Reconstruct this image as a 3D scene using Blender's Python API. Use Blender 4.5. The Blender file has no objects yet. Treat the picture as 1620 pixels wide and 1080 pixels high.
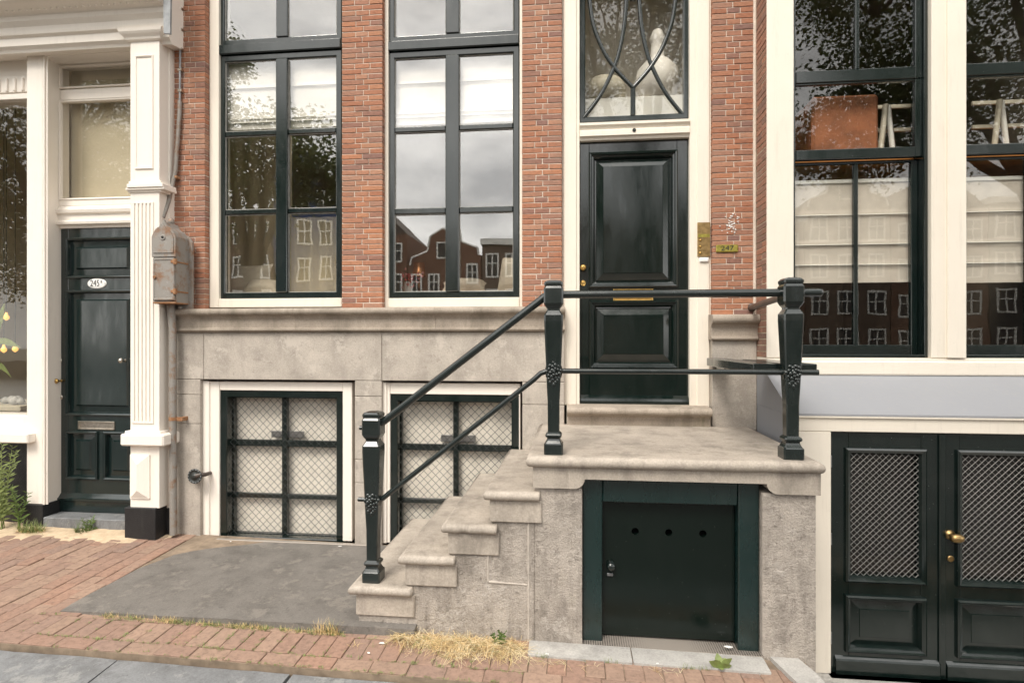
import bpy, bmesh, math, random
from mathutils import Vector, noise as mnoise
random.seed(7)
R = math.radians
scene = bpy.context.scene
COL = scene.collection

# ------------------------------------------------------------------ camera, sky, sun, exposure
FPX = 900.0                      # focal length in pixels of the 1620 px wide photograph
YAW = math.atan(95 / 900)        # the camera looks a little to the left of the street wall's normal
CAM = Vector((0.0, -4.5, 1.6))
cd = bpy.data.cameras.new('camera'); cam = bpy.data.objects.new('camera', cd); COL.objects.link(cam)
cd.sensor_width = 36.0; cd.lens = 36.0 * FPX / 1620
cd.clip_start = 0.05; cd.clip_end = 600
cam.location = CAM; cam.rotation_euler = (R(90), 0, YAW)
scene.camera = cam

SUN_EL, SUN_AZ = 52, 200         # overcast: a weak wide sun from the street side, high up, a little from the left
world = bpy.data.worlds.new('World'); scene.world = world; world.use_nodes = True
wt = world.node_tree; wt.nodes.clear()
wo = wt.nodes.new('ShaderNodeOutputWorld'); wb = wt.nodes.new('ShaderNodeBackground')
sky = wt.nodes.new('ShaderNodeTexSky'); sky.sky_type = 'NISHITA'; sky.sun_disc = False
sky.sun_elevation = R(SUN_EL); sky.sun_rotation = R(SUN_AZ); sky.dust_density = 3.0
tc = wt.nodes.new('ShaderNodeTexCoord')
cn = wt.nodes.new('ShaderNodeTexNoise'); cn.inputs['Scale'].default_value = 4.6; cn.inputs['Detail'].default_value = 7; cn.inputs['Roughness'].default_value = .55
mp = wt.nodes.new('ShaderNodeMapping'); mp.inputs['Scale'].default_value = (1, 1, 2.2)
cr = wt.nodes.new('ShaderNodeValToRGB')
cr.color_ramp.elements[0].position = .36; cr.color_ramp.elements[0].color = (5.7, 5.6, 5.45, 1)
cr.color_ramp.elements[1].position = .62; cr.color_ramp.elements[1].color = (11.2, 10.85, 10.3, 1)
mx = wt.nodes.new('ShaderNodeMix'); mx.data_type = 'RGBA'; mx.inputs['Factor'].default_value = .9
wt.links.new(tc.outputs['Generated'], mp.inputs['Vector']); wt.links.new(mp.outputs['Vector'], cn.inputs['Vector'])
wt.links.new(cn.outputs['Fac'], cr.inputs['Fac'])
wt.links.new(sky.outputs['Color'], mx.inputs[6]); wt.links.new(cr.outputs['Color'], mx.inputs[7])
wt.links.new(mx.outputs[2], wb.inputs['Color']); wb.inputs['Strength'].default_value = .13
wt.links.new(wb.outputs['Background'], wo.inputs['Surface'])

sd = bpy.data.lights.new('sun', 'SUN'); sun = bpy.data.objects.new('sun', sd); COL.objects.link(sun)
sd.energy = 1.5; sd.angle = R(22); sd.color = (1.0, .94, .85)
a = R(SUN_AZ)
sdir = Vector((math.sin(a) * math.cos(R(SUN_EL)), math.cos(a) * math.cos(R(SUN_EL)), math.sin(R(SUN_EL))))
sun.rotation_euler = sdir.to_track_quat('Z', 'Y').to_euler(); sun.location = (0, -8, 14)

scene.view_settings.view_transform = 'Standard'; scene.view_settings.look = 'None'
scene.view_settings.gamma = 1.0; scene.view_settings.use_curve_mapping = False
scene.view_settings.exposure = 1.12
scene.render.engine = 'CYCLES'
scene.cycles.max_bounces = 8; scene.cycles.transparent_max_bounces = 16
scene.cycles.use_denoising = True
scene.cycles.caustics_reflective = False; scene.cycles.caustics_refractive = False

# ------------------------------------------------------------------ measuring helpers (photograph survey -> metres)
CT, ST = math.cos(YAW), math.sin(YAW)
def X(px, Y):
    D = Y + 4.5; u = (px - 810) / FPX
    return D * (u * CT - ST) / (CT + u * ST)
def Z(px, py, Y):
    D = Y + 4.5; x = X(px, Y)
    return 1.6 - (py - 540) * (-x * ST + D * CT) / FPX
def rect(p0, p1, q0, q1, Y, pm=None):
    pm = (p0 + p1) / 2 if pm is None else pm
    return X(p0, Y), X(p1, Y), Z(pm, q1, Y), Z(pm, q0, Y)     # x0 x1 z0 z1
def n3(x, y, z, s=1.0):
    return mnoise.noise(Vector((x * s, y * s, z * s)))

# ------------------------------------------------------------------ mesh helpers
WLOC = {}
class MB:
    def __init__(self): self.v = []; self.f = []; self.s = []; self.r = []
    def add(self, vs, fs, smooth=False, rnd=0.0):
        o = len(self.v); self.v += [tuple(p) for p in vs]
        for f in fs:
            self.f.append(tuple(i + o for i in f)); self.s.append(smooth); self.r.append(rnd)
        return self
    def box(self, x0, x1, y0, y1, z0, z1, c=0.0, rnd=0.0):
        x0, x1 = sorted((x0, x1)); y0, y1 = sorted((y0, y1)); z0, z1 = sorted((z0, z1))
        lo = (x0, y0, z0); hi = (x1, y1, z1)
        c = min(c, (x1 - x0) * .45, (y1 - y0) * .45, (z1 - z0) * .45)
        if c <= 0:
            vs = [(x, y, z) for x in (x0, x1) for y in (y0, y1) for z in (z0, z1)]
            return self.add(vs, [(0, 1, 3, 2), (4, 6, 7, 5), (0, 4, 5, 1), (2, 3, 7, 6), (0, 2, 6, 4), (1, 5, 7, 3)], False, rnd)
        vs = []; idx = {}
        for sx in (0, 1):
            for sy in (0, 1):
                for sz in (0, 1):
                    sg = (sx, sy, sz)
                    for ax in range(3):
                        p = []
                        for k in range(3):
                            base = hi[k] if sg[k] else lo[k]
                            if k != ax: base += -c if sg[k] else c
                            p.append(base)
                        idx[(sg, ax)] = len(vs); vs.append(p)
        fs = []
        for ax in range(3):
            b, d = [k for k in range(3) if k != ax]
            for s in (0, 1):
                q = []
                for sb, sc in ((0, 0), (1, 0), (1, 1), (0, 1)):
                    g = [0, 0, 0]; g[ax] = s; g[b] = sb; g[d] = sc; q.append(idx[(tuple(g), ax)])
                fs.append(q)
            # edges running along ax, between faces b and d
            for sb in (0, 1):
                for sc in (0, 1):
                    g0 = [0, 0, 0]; g0[b] = sb; g0[d] = sc; g1 = list(g0); g1[ax] = 1
                    g0, g1 = tuple(g0), tuple(g1)
                    fs.append((idx[(g0, b)], idx[(g1, b)], idx[(g1, d)], idx[(g0, d)]))
        for sx in (0, 1):
            for sy in (0, 1):
                for sz in (0, 1):
                    g = (sx, sy, sz); fs.append((idx[(g, 0)], idx[(g, 1)], idx[(g, 2)]))
        return self.add(vs, fs, False, rnd)
    def prism_x(self, prof, x0, x1, smooth=False):            # prof: closed polygon of (y, z)
        n = len(prof); vs = [(x0, y, z) for y, z in prof] + [(x1, y, z) for y, z in prof]
        self.add(vs, [(i, (i + 1) % n, n + (i + 1) % n, n + i) for i in range(n)], smooth)
        return self.add(vs, [tuple(range(n))[::-1], tuple(range(n, 2 * n))])
    def prism_y(self, prof, y0, y1):                          # prof: closed polygon of (x, z)
        n = len(prof); vs = [(x, y0, z) for x, z in prof] + [(x, y1, z) for x, z in prof]
        return self.add(vs, [(i, (i + 1) % n, n + (i + 1) % n, n + i) for i in range(n)] + [tuple(range(n)), tuple(range(n, 2 * n))[::-1]])
    def prism_z(self, prof, z0, z1):                          # prof: closed polygon of (x, y)
        n = len(prof); vs = [(x, y, z0) for x, y in prof] + [(x, y, z1) for x, y in prof]
        return self.add(vs, [(i, (i + 1) % n, n + (i + 1) % n, n + i) for i in range(n)] + [tuple(range(n))[::-1], tuple(range(n, 2 * n))])
    def tube(self, path, r, n=12, caps=True):
        path = [Vector(p) for p in path]; m = len(path)
        rs = r if isinstance(r, (list, tuple)) else [r] * m
        vs = []; up = None
        for i, p in enumerate(path):
            t = (path[min(i + 1, m - 1)] - path[max(i - 1, 0)]).normalized()
            if up is None: up = Vector((0, 0, 1)) if abs(t.z) < .9 else Vector((0, 1, 0))
            s = t.cross(up).normalized(); up = s.cross(t).normalized()
            for k in range(n):
                a_ = 2 * math.pi * k / n
                vs.append(p + (s * math.cos(a_) + up * math.sin(a_)) * rs[i])
        fs = [(i * n + k, i * n + (k + 1) % n, (i + 1) * n + (k + 1) % n, (i + 1) * n + k) for i in range(m - 1) for k in range(n)]
        self.add(vs, fs, True)
        if caps: self.add(vs[:n], [tuple(range(n))[::-1]]); self.add(vs[-n:], [tuple(range(n))])
        return self
    def lathe(self, prof, c, axis='z', n=20, sy=1.0):           # prof: (radius, height)
        vs = []
        for r_, h in prof:
            for k in range(n):
                a_ = 2 * math.pi * k / n; p, q = r_ * math.cos(a_), r_ * math.sin(a_) * sy
                vs.append({'z': (c[0] + p, c[1] + q, c[2] + h), 'y': (c[0] + p, c[1] - h, c[2] + q), 'x': (c[0] + h, c[1] + p, c[2] + q)}[axis])
        m = len(prof)
        self.add(vs, [(i * n + k, i * n + (k + 1) % n, (i + 1) * n + (k + 1) % n, (i + 1) * n + k) for i in range(m - 1) for k in range(n)], True)
        self.add(vs[:n], [tuple(range(n))[::-1]]); self.add(vs[-n:], [tuple(range(n))])
        return self
    def loft(self, loops, cap=True, back=False):              # rectangular loops (x0,x1,z0,z1,y)
        vs = []
        for x0, x1, z0, z1, y in loops: vs += [(x0, y, z0), (x1, y, z0), (x1, y, z1), (x0, y, z1)]
        m = len(loops)
        fs = [(i * 4 + k, i * 4 + (k + 1) % 4, (i + 1) * 4 + (k + 1) % 4, (i + 1) * 4 + k) for i in range(m - 1) for k in range(4)]
        if cap: fs.append((m * 4 - 4, m * 4 - 3, m * 4 - 2, m * 4 - 1))
        if back: fs.append((0, 1, 2, 3))
        return self.add(vs, fs)
    def inset(self, x0, x1, z0, z1, steps, cap=True, back=False):   # steps (inset, y)
        return self.loft([(x0 + i, x1 - i, z0 + i, z1 - i, y) for i, y in steps], cap, back)
    def ring(self, x0, x1, z0, z1, w, y0, y1, c=.003):
        return self.inset(x0, x1, z0, z1, [(0, y1), (0, y0 + c), (c, y0), (w - c, y0), (w, y0 + c), (w, y1)], cap=False)
    def mesh(self, name):
        me = bpy.data.meshes.new(name); me.from_pydata(self.v, [], self.f)
        bm = bmesh.new(); bm.from_mesh(me)
        bmesh.ops.recalc_face_normals(bm, faces=bm.faces); bm.to_mesh(me); bm.free()
        me.polygons.foreach_set('use_smooth', self.s)
        at = me.attributes.new('rnd', 'FLOAT', 'FACE'); at.data.foreach_set('value', self.r)
        me.update(); return me
    def build(self, name, mat, parent=None, kind=None):
        if not self.v: return None
        xs = [p[0] for p in self.v]; ys = [p[1] for p in self.v]; zs = [p[2] for p in self.v]
        c = Vector(((min(xs) + max(xs)) / 2, (min(ys) + max(ys)) / 2, min(zs)))
        self.v = [(p[0] - c.x, p[1] - c.y, p[2] - c.z) for p in self.v]
        me = self.mesh(name); me.materials.append(M[mat])
        return place(name, me, c, parent, kind)
def place(name, me, loc, parent=None, kind=None, rot=None, scale=None):
    o = bpy.data.objects.new(name, me); COL.objects.link(o)
    pl = WLOC[parent.name] if parent else Vector((0, 0, 0))
    o.location = Vector(loc) - pl; WLOC[o.name] = Vector(loc)
    if rot: o.rotation_euler = rot
    if scale: o.scale = scale
    if parent: o.parent = parent
    if kind: o['kind'] = kind
    return o
def thing(name, loc, label, cat, group=None):
    o = bpy.data.objects.new(name, None); COL.objects.link(o); o.location = loc; WLOC[o.name] = Vector(loc)
    o.empty_display_size = .1
    return tag(o, label, cat, group)
def tag(o, label, cat=None, group=None):
    o['label'] = label
    if cat: o['category'] = cat
    if group: o['group'] = group
    return o
def bx(name, mat, parent, x0, x1, y0, y1, z0, z1, c=.003):
    return MB().box(x0, x1, y0, y1, z0, z1, c).build(name, mat, parent)
def text(name, body, mat, parent, loc, size, sx=1.0, depth=.001):
    cu = bpy.data.curves.new(name, 'FONT'); cu.body = body; cu.size = size; cu.extrude = depth
    cu.align_x = 'CENTER'; cu.align_y = 'CENTER'
    o = bpy.data.objects.new(name + '_curve', cu); COL.objects.link(o)
    dg = bpy.context.evaluated_depsgraph_get()
    me = bpy.data.meshes.new_from_object(o.evaluated_get(dg)); bpy.data.objects.remove(o)
    me.materials.clear(); me.materials.append(M[mat])
    return place(name, me, loc, parent, rot=(R(90), 0, 0), scale=(sx, 1, 1))

# ------------------------------------------------------------------ materials
M = {}
class NT:
    def __init__(self, name):
        m = bpy.data.materials.new(name); m.use_nodes = True; self.m = m; self.t = m.node_tree; M[name] = m
        self.b = self.t.nodes['Principled BSDF']; self.out = self.t.nodes['Material Output']
        g = self.n('ShaderNodeNewGeometry'); self.pos = g.outputs['Position']
    def n(self, typ, **kw):
        nd = self.t.nodes.new(typ)
        for k, v in kw.items():
            if k in nd.inputs.keys(): nd.inputs[k].default_value = v
            else: setattr(nd, k, v)
        return nd
    def l(self, a_, b_): self.t.links.new(a_, b_)
    def noise(self, scale, detail=5, rough=.6, stretch=None):
        nd = self.n('ShaderNodeTexNoise', Scale=scale, Detail=detail, Roughness=rough)
        if stretch:
            mp_ = self.n('ShaderNodeMapping'); mp_.inputs['Scale'].default_value = stretch
            self.l(self.pos, mp_.inputs['Vector']); self.l(mp_.outputs['Vector'], nd.inputs['Vector'])
        else: self.l(self.pos, nd.inputs['Vector'])
        return nd.outputs['Fac']
    def ramp(self, fac, stops):
        r = self.n('ShaderNodeValToRGB'); e = r.color_ramp.elements
        while len(e) < len(stops): e.new(.5)
        for i, (p, c) in enumerate(stops):
            e[i].position = p; e[i].color = (c, c, c, 1) if isinstance(c, (int, float)) else (*c, 1)
        self.l(fac, r.inputs['Fac']); return r.outputs['Color']
    def mix(self, fac, a_, b_, mode='MIX'):
        m = self.n('ShaderNodeMix', data_type='RGBA', blend_type=mode)
        for s, i in ((fac, 0), (a_, 6), (b_, 7)):
            if hasattr(s, 'is_output') or hasattr(s, 'links'): self.l(s, m.inputs[i])
            else: m.inputs[i].default_value = (*s, 1) if isinstance(s, tuple) else s
        return m.outputs[2]
    def bump(self, h, strength=.3, dist=.005, prev=None):
        b = self.n('ShaderNodeBump', Strength=strength, Distance=dist); self.l(h, b.inputs['Height'])
        if prev: self.l(prev, b.inputs['Normal'])
        return b.outputs['Normal']
    def done(self, col, rough, nor=None, spec=.5, metal=0.0, coat=0.0):
        if isinstance(col, tuple): self.b.inputs['Base Color'].default_value = (*col, 1)
        else: self.l(col, self.b.inputs['Base Color'])
        if isinstance(rough, (int, float)): self.b.inputs['Roughness'].default_value = rough
        else: self.l(rough, self.b.inputs['Roughness'])
        if nor: self.l(nor, self.b.inputs['Normal'])
        self.b.inputs['Specular IOR Level'].default_value = spec; self.b.inputs['Metallic'].default_value = metal
        self.b.inputs['Coat Weight'].default_value = coat; self.b.inputs['Coat Roughness'].default_value = .08
        return self.m

def plain(name, col, rough=.5, var=.12, scale=6, bump=.1, bscale=60, metal=0.0, spec=.5):
    t = NT(name); f = t.ramp(t.noise(scale, 6), [(.3, 1 - var), (.7, 1 + var * .5)])
    c = t.mix(1.0, col, f, 'MULTIPLY')
    return t.done(c, rough, t.bump(t.noise(bscale, 4), bump, .004) if bump else None, spec, metal)

def brick_mat(name, stops, dark=1.0):
    t = NT(name)
    oi = t.n('ShaderNodeObjectInfo'); at = t.n('ShaderNodeAttribute', attribute_name='rnd')
    ad = t.n('ShaderNodeMath', operation='ADD'); t.l(oi.outputs['Random'], ad.inputs[0]); t.l(at.outputs['Fac'], ad.inputs[1])
    fr = t.n('ShaderNodeMath', operation='FRACT'); t.l(ad.outputs[0], fr.inputs[0])
    base = t.ramp(fr.outputs[0], stops)
    c = t.mix(1.0, base, t.ramp(t.noise(34, 7, .7, (1, 1, 2.2)), [(.28, .62), (.5, 1.0), (.75, 1.22)]), 'MULTIPLY')
    c = t.mix(t.ramp(t.noise(2.6, 8, .7), [(.50, 0), (.68, .5)]), c, (.25, .175, .135))      # soot
    c = t.mix(t.ramp(t.noise(90, 3), [(.70, 0), (.76, .55)]), c, (.62, .55, .47))       # lime specks
    n = t.bump(t.noise(55, 6, .7, (1, 1, 2)), .55, .006)
    return t.done(c, .85, n, .25)
brick_mat('brick', [(0, (.385, .185, .115)), (.22, (.34, .145, .085)), (.45, (.41, .22, .145)), (.60, (.265, .14, .105)), (.72, (.42, .20, .115)), (.86, (.24, .135, .11)), (.93, (.43, .19, .105)), (1, (.345, .175, .12))])
brick_mat('brick_brown', [(0, (.30, .17, .12)), (.35, (.36, .19, .13)), (.6, (.25, .16, .125)), (.85, (.40, .20, .13)), (1, (.29, .19, .15))])
brick_mat('paver', [(0, (.285, .195, .145)), (.25, (.315, .215, .16)), (.5, (.26, .17, .13)), (.75, (.30, .185, .135)), (1, (.245, .172, .138))])
plain('mortar', (.66, .57, .48), .95, .15, 20, .5, 120)
plain('mortar_grey', (.47, .42, .365), .95, .2, 20, .5, 120)
plain('mortar_yellow', (.56, .49, .36), .95, .2, 20, .5, 120)

def paint(name, col, rough=.38, dirt=.10):
    t = NT(name)
    c = t.mix(t.ramp(t.noise(2.3, 6), [(.40, 0), (.75, dirt)]), col, (col[0] * .55, col[1] * .52, col[2] * .46))
    c = t.mix(t.ramp(t.noise(9, 8, .74, (3, 3, .3)), [(.54, 0), (.70, dirt * 1.8)]), c, (.42, .37, .30))
    c = t.mix(t.ramp(t.noise(38, 8, .78), [(.62, 0), (.67, dirt * 2.2)]), c, (.36, .31, .25))
    n = t.bump(t.noise(16, 3, .5, (2, 2, .5)), .10, .004); n = t.bump(t.noise(140, 2), .06, .002, n)
    return t.done(c, rough, n, .4)
paint('cream_paint', (.80, .735, .635)); paint('white_paint', (.85, .79, .715), .36, .07)
paint('blue_grey_paint', (.275, .282, .302), .6, .10)

def gloss_paint(name, col, rough, speck=.6, dust=.25, coat=.15, spec=.75):
    t = NT(name)
    c = t.mix(t.ramp(t.noise(3.5, 9, .72), [(.5, 0), (.75, dust)]), col, (.05, .055, .05))
    c = t.mix(t.ramp(t.noise(60, 6, .7, (1, 1, .25)), [(.69, 0), (.73, speck * .35)]), c, (.16, .16, .14))
    v = t.n('ShaderNodeTexVoronoi', Scale=26.0); t.l(t.pos, v.inputs['Vector'])
    sp = t.ramp(v.outputs['Distance'], [(0, speck), (.055, 0)])
    c = t.mix(sp, c, (.45, .44, .40))
    r = t.ramp(t.noise(7, 6, .6, (2, 2, .5)), [(.35, rough), (.75, rough + .16)])
    n = t.bump(t.noise(6, 3, .5, (2, 2, .6)), .05, .006); n = t.bump(t.noise(70, 4), .06, .002, n)
    return t.done(c, r, n, spec, 0.0, coat)
gloss_paint('green_paint', (.0045, .0105, .0092), .12)
gloss_paint('door_green', (.003, .0085, .0068), .09, .6, .05, .15)
gloss_paint('shop_green', (.007, .016, .0155), .12, .35, .12)
gloss_paint('hatch_green', (.004, .019, .018), .22, .5, .25)
gloss_paint('hatch_black', (.0048, .0095, .0076), .12, .35, .05, 0.0, .35)
gloss_paint('iron_paint', (.0065, .0125, .0115), .16, .5, .15)

def stone(name, col, rough=.8, bs=70, bstr=.35, stain=.5, dark=(.13, .115, .10), pale=None, moss=0, bd=.008):
    t = NT(name)
    c = t.mix(1.0, col, t.ramp(t.noise(5, 8, .65), [(.25, .70), (.5, 1.0), (.78, 1.20)]), 'MULTIPLY')
    c = t.mix(1.0, c, t.ramp(t.noise(95, 3), [(.3, .85), (.7, 1.12)]), 'MULTIPLY')
    c = t.mix(t.ramp(t.noise(2.1, 9, .7, (2.2, 2.2, .7)), [(.50, 0), (.64, stain)]), c, dark)
    dm = t.mix(1.0, t.ramp(t.noise(11, 6, .65, (1, 1, .09)), [(.50, 0), (.62, 1)]), t.ramp(t.noise(2.7, 6, .65), [(.48, 0), (.60, stain * .9)]), 'MULTIPLY')
    c = t.mix(dm, c, dark)
    if pale: c = t.mix(t.ramp(t.noise(4.6, 10, .78), [(.55, 0), (.60, .65)]), c, pale); c = t.mix(t.ramp(t.noise(17, 8, .75), [(.58, 0), (.64, .6)]), c, dark)
    if moss: c = t.mix(t.ramp(t.noise(2.9, 6, .7), [(.58, 0), (.76, moss)]), c, (.27, .25, .07))
    n = t.bump(t.noise(bs, 7, .7), bstr, bd); n = t.bump(t.noise(9, 4), .12, .01, n)
    return t.done(c, rough, n, .3)
stone('wall_stone', (.43, .385, .335), .8, 80, .28, .35, (.27, .235, .205), (.54, .49, .43))
stone('sill_stone', (.36, .305, .25), .75, 80, .3, .55, (.16, .14, .11), None, .18)
stone('step_stone', (.41, .36, .305), .72, 70, .3, .5, (.15, .132, .112), None, .05)
stone('rough_stone', (.45, .40, .35), .95, 95, 1.0, .6, (.16, .14, .12), (.55, .50, .45), .12, .012)
stone('slab_stone', (.165, .152, .138), .48, 60, .45, .5, (.085, .079, .072), (.245, .222, .196))
stone('kerb_stone', (.195, .20, .205), .6, 60, .45, .5, (.10, .10, .10), (.30, .30, .29))
stone('flag_stone', (.40, .385, .36), .8, 70, .35, .4, (.2, .19, .18))
stone('black_stone', (.022, .022, .023), .32, 90, .5, .3, (.06, .055, .05))
def sand_mat():
    t = NT('sand'); c = t.mix(t.ramp(t.noise(14, 8, .7), [(.35, 0), (.7, 1)]), (.62, .49, .34), (.42, .32, .215))
    t.done(c, .95, t.bump(t.noise(160, 5), .6, .006), .2)
sand_mat()
plain('joint_sand', (.25, .19, .135), .95, .4, 12, .6, 140)
plain('road', (.10, .09, .085), .9, .25, 3, .4, 40)
plain('earth', (.16, .15, .12), .95, .25, 2, .2, 30)
plain('brass', (.62, .40, .13), .28, .25, 40, .15, 90, 1.0)
plain('old_brass', (.40, .27, .12), .36, .35, 30, .2, 80, 1.0)
plain('plate_brass', (.42, .36, .08), .38, .4, 50, .3, 90, .8)
plain('nickel', (.55, .50, .43), .3, .3, 40, .1, 80, 1.0)
plain('steel', (.36, .37, .38), .35, .3, 20, .2, 60, .9)
plain('wire_galv', (.30, .295, .28), .4, .3, 60, 0, 60, .6)
plain('wire_galv_shade', (.24, .235, .225), .45, .3, 60, 0, 60, .5)  # same galvanised wire as above, with shade put into its colour
plain('wire_dark', (.030, .034, .032), .4, .3, 60, 0, 60)
plain('lead_sheet', (.30, .31, .32), .55, .3, 14, .3, 40, .3)
plain('fabric_white', (.84, .80, .745), .9, .08, 8, .3, 300)
plain('linen', (.62, .56, .49), .9, .10, 10, .3, 300)
plain('beige_cloth', (.66, .56, .38), .9, .1, 4, .1, 60)
plain('curtain', (.86, .83, .77), .9, .12, 4, .15, 60)
plain('pillow_fabric', (.66, .58, .46), .95, .15, 12, .4, 180)
plain('room_beige', (.62, .55, .42), .9, .12, 2, 0)
plain('room_dark', (.20, .17, .13), .9, .2, 2, 0)
plain('room_floor', (.16, .09, .05), .5, .3, 8, 0)
plain('rust_box', (.29, .10, .04), .65, .35, 9, .3, 40)
plain('orange_wood', (.50, .20, .05), .5, .3, 10, .1, 60)
plain('pale_wood', (.55, .50, .40), .6, .2, 12, .1, 60)
plain('black', (.004, .004, .004), .6, .1, 8, 0)
plain('ink', (.015, .015, .02), .5, .1, 8, 0)
plain('enamel', (.86, .85, .82), .15, .04, 8, 0)
plain('leaf_green', (.095, .15, .03), .6, .5, 14, 0)
plain('leaf_pale', (.21, .26, .08), .6, .45, 20, 0)
plain('straw', (.70, .52, .26), .8, .45, 25, 0)
plain('straw_brown', (.42, .27, .12), .85, .45, 25, 0)
plain('straw_pale', (.80, .68, .44), .8, .3, 25, 0)
plain('bark', (.09, .072, .055), .95, .4, 8, .6, 20)
plain('petal_red', (.60, .07, .08), .6, .3, 20, 0)
plain('petal_pink', (.72, .32, .30), .6, .3, 20, 0)
plain('brown_iron', (.085, .062, .05), .4, .4, 14, .3, 60)
plain('putty', (.36, .35, .32), .6, .3, 30, 0)
plain('copper', (.55, .26, .12), .3, .2, 20, 0, 60, .9)
plain('far_brick', (.17, .085, .055), .9, .25, 1.2, .2, 30)
plain('far_brick_brown', (.135, .09, .065), .9, .25, 1.2, .2, 30)
plain('far_blue', (.03, .06, .15), .8, .2, 1.2, .2, 30)
plain('far_dark', (.035, .035, .035), .8, .3, 1, 0)
plain('far_white', (.78, .76, .71), .6, .08, 3, 0)
plain('far_roof', (.09, .07, .06), .9, .25, 2, .2, 20)
def tree_leaf():
    t = NT('tree_leaf')
    at = t.n('ShaderNodeAttribute', attribute_name='rnd')
    c = t.ramp(at.outputs['Fac'], [(0, (.06, .085, .022)), (.5, (.10, .13, .035)), (1, (.15, .18, .06))])
    tr = t.n('ShaderNodeBsdfTranslucent'); t.l(c, tr.inputs['Color'])
    ms = t.n('ShaderNodeMixShader', Fac=.35); t.done(c, .55)
    t.l(t.b.outputs[0], ms.inputs[1]); t.l(tr.outputs[0], ms.inputs[2]); t.l(ms.outputs[0], t.out.inputs['Surface'])
tree_leaf()
def rust_metal():
    t = NT('rust_metal')
    c = t.mix(t.ramp(t.noise(11, 8, .7), [(.50, 0), (.66, .85)]), (.29, .27, .245), (.24, .115, .05))
    c = t.mix(t.ramp(t.noise(30, 5), [(.62, 0), (.7, .5)]), c, (.42, .39, .36))
    t.done(c, .6, t.bump(t.noise(70, 6), .5, .006), .4, .25)
    t = NT('rust_bare'); c = t.mix(t.ramp(t.noise(25, 6), [(.35, 0), (.7, 1)]), (.27, .12, .05), (.40, .24, .14))
    t.done(c, .85, t.bump(t.noise(90, 5), .5, .005), .3, .1)
rust_metal()
def grate():
    t = NT('grate')
    w = t.n('ShaderNodeTexVoronoi', Scale=1.0); mp_ = t.n('ShaderNodeMapping'); mp_.inputs['Scale'].default_value = (75, 75, 75); w.inputs['Randomness'].default_value = 0.0
    t.l(t.pos, mp_.inputs['Vector']); t.l(mp_.outputs['Vector'], w.inputs['Vector'])
    k = t.ramp(w.outputs['Distance'], [(.34, 0), (.42, 1)])
    t.done(t.mix(k, (.02, .018, .016), (.36, .32, .28)), .5, t.bump(k, .5, .003), .4, .3)
grate()
def glass(name, refl=.10, wav=.02, tint=(.93, .95, .93), wscale=2.2, bias=0.0):
    t = NT(name); t.t.nodes.remove(t.b)
    tr = t.n('ShaderNodeBsdfTransparent'); tr.inputs['Color'].default_value = (*tint, 1)
    gl = t.n('ShaderNodeBsdfGlossy', Roughness=.0); gl.inputs['Color'].default_value = (1, 1, 1, 1)
    n = t.bump(t.noise(wscale, 2, .4), 1.0, wav)
    g2 = t.n('ShaderNodeNewGeometry'); dt = t.n('ShaderNodeVectorMath', operation='DOT_PRODUCT')
    t.l(g2.outputs['Incoming'], dt.inputs[0]); t.l(g2.outputs['Normal'], dt.inputs[1])
    ab = t.n('ShaderNodeMath', operation='ABSOLUTE'); t.l(dt.outputs['Value'], ab.inputs[0])
    om = t.n('ShaderNodeMath', operation='SUBTRACT'); om.inputs[0].default_value = 1.0; om.use_clamp = True; t.l(ab.outputs[0], om.inputs[1])
    pw = t.n('ShaderNodeMath', operation='POWER'); pw.inputs[1].default_value = 5.0; t.l(om.outputs[0], pw.inputs[0])
    ml = t.n('ShaderNodeMath', operation='MULTIPLY_ADD'); ml.use_clamp = True
    ml.inputs[1].default_value = 1 - refl; ml.inputs[2].default_value = refl
    t.l(pw.outputs[0], ml.inputs[0]); t.l(n, gl.inputs['Normal'])
    ms = t.n('ShaderNodeMixShader'); t.l(ml.outputs[0], ms.inputs['Fac']); t.l(tr.outputs[0], ms.inputs[1]); t.l(gl.outputs[0], ms.inputs[2])
    t.l(ms.outputs[0], t.out.inputs['Surface'])
glass('glass', .14, .00035, (.985, .985, .975)); glass('glass_old', .13, .0009, (.985, .985, .97), 2.6); glass('glass_dark', .045, .0006, (.985, .985, .97), 2.6); glass('glass_shop', .06, .0006, (.985, .98, .96), 2.6); glass('glass_clear', .02, .0006, (1, .99, .975))
def water():
    t = NT('water'); t.done((.02, .03, .022), .06, t.bump(t.noise(1.4, 4), .4, .05), .5)
water()
def emit(name, col, s):
    t = NT(name); t.done(col, .5); t.b.inputs['Emission Color'].default_value = (*col, 1); t.b.inputs['Emission Strength'].default_value = s
emit('bulb', (1.0, .50, .14), .6)

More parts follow.
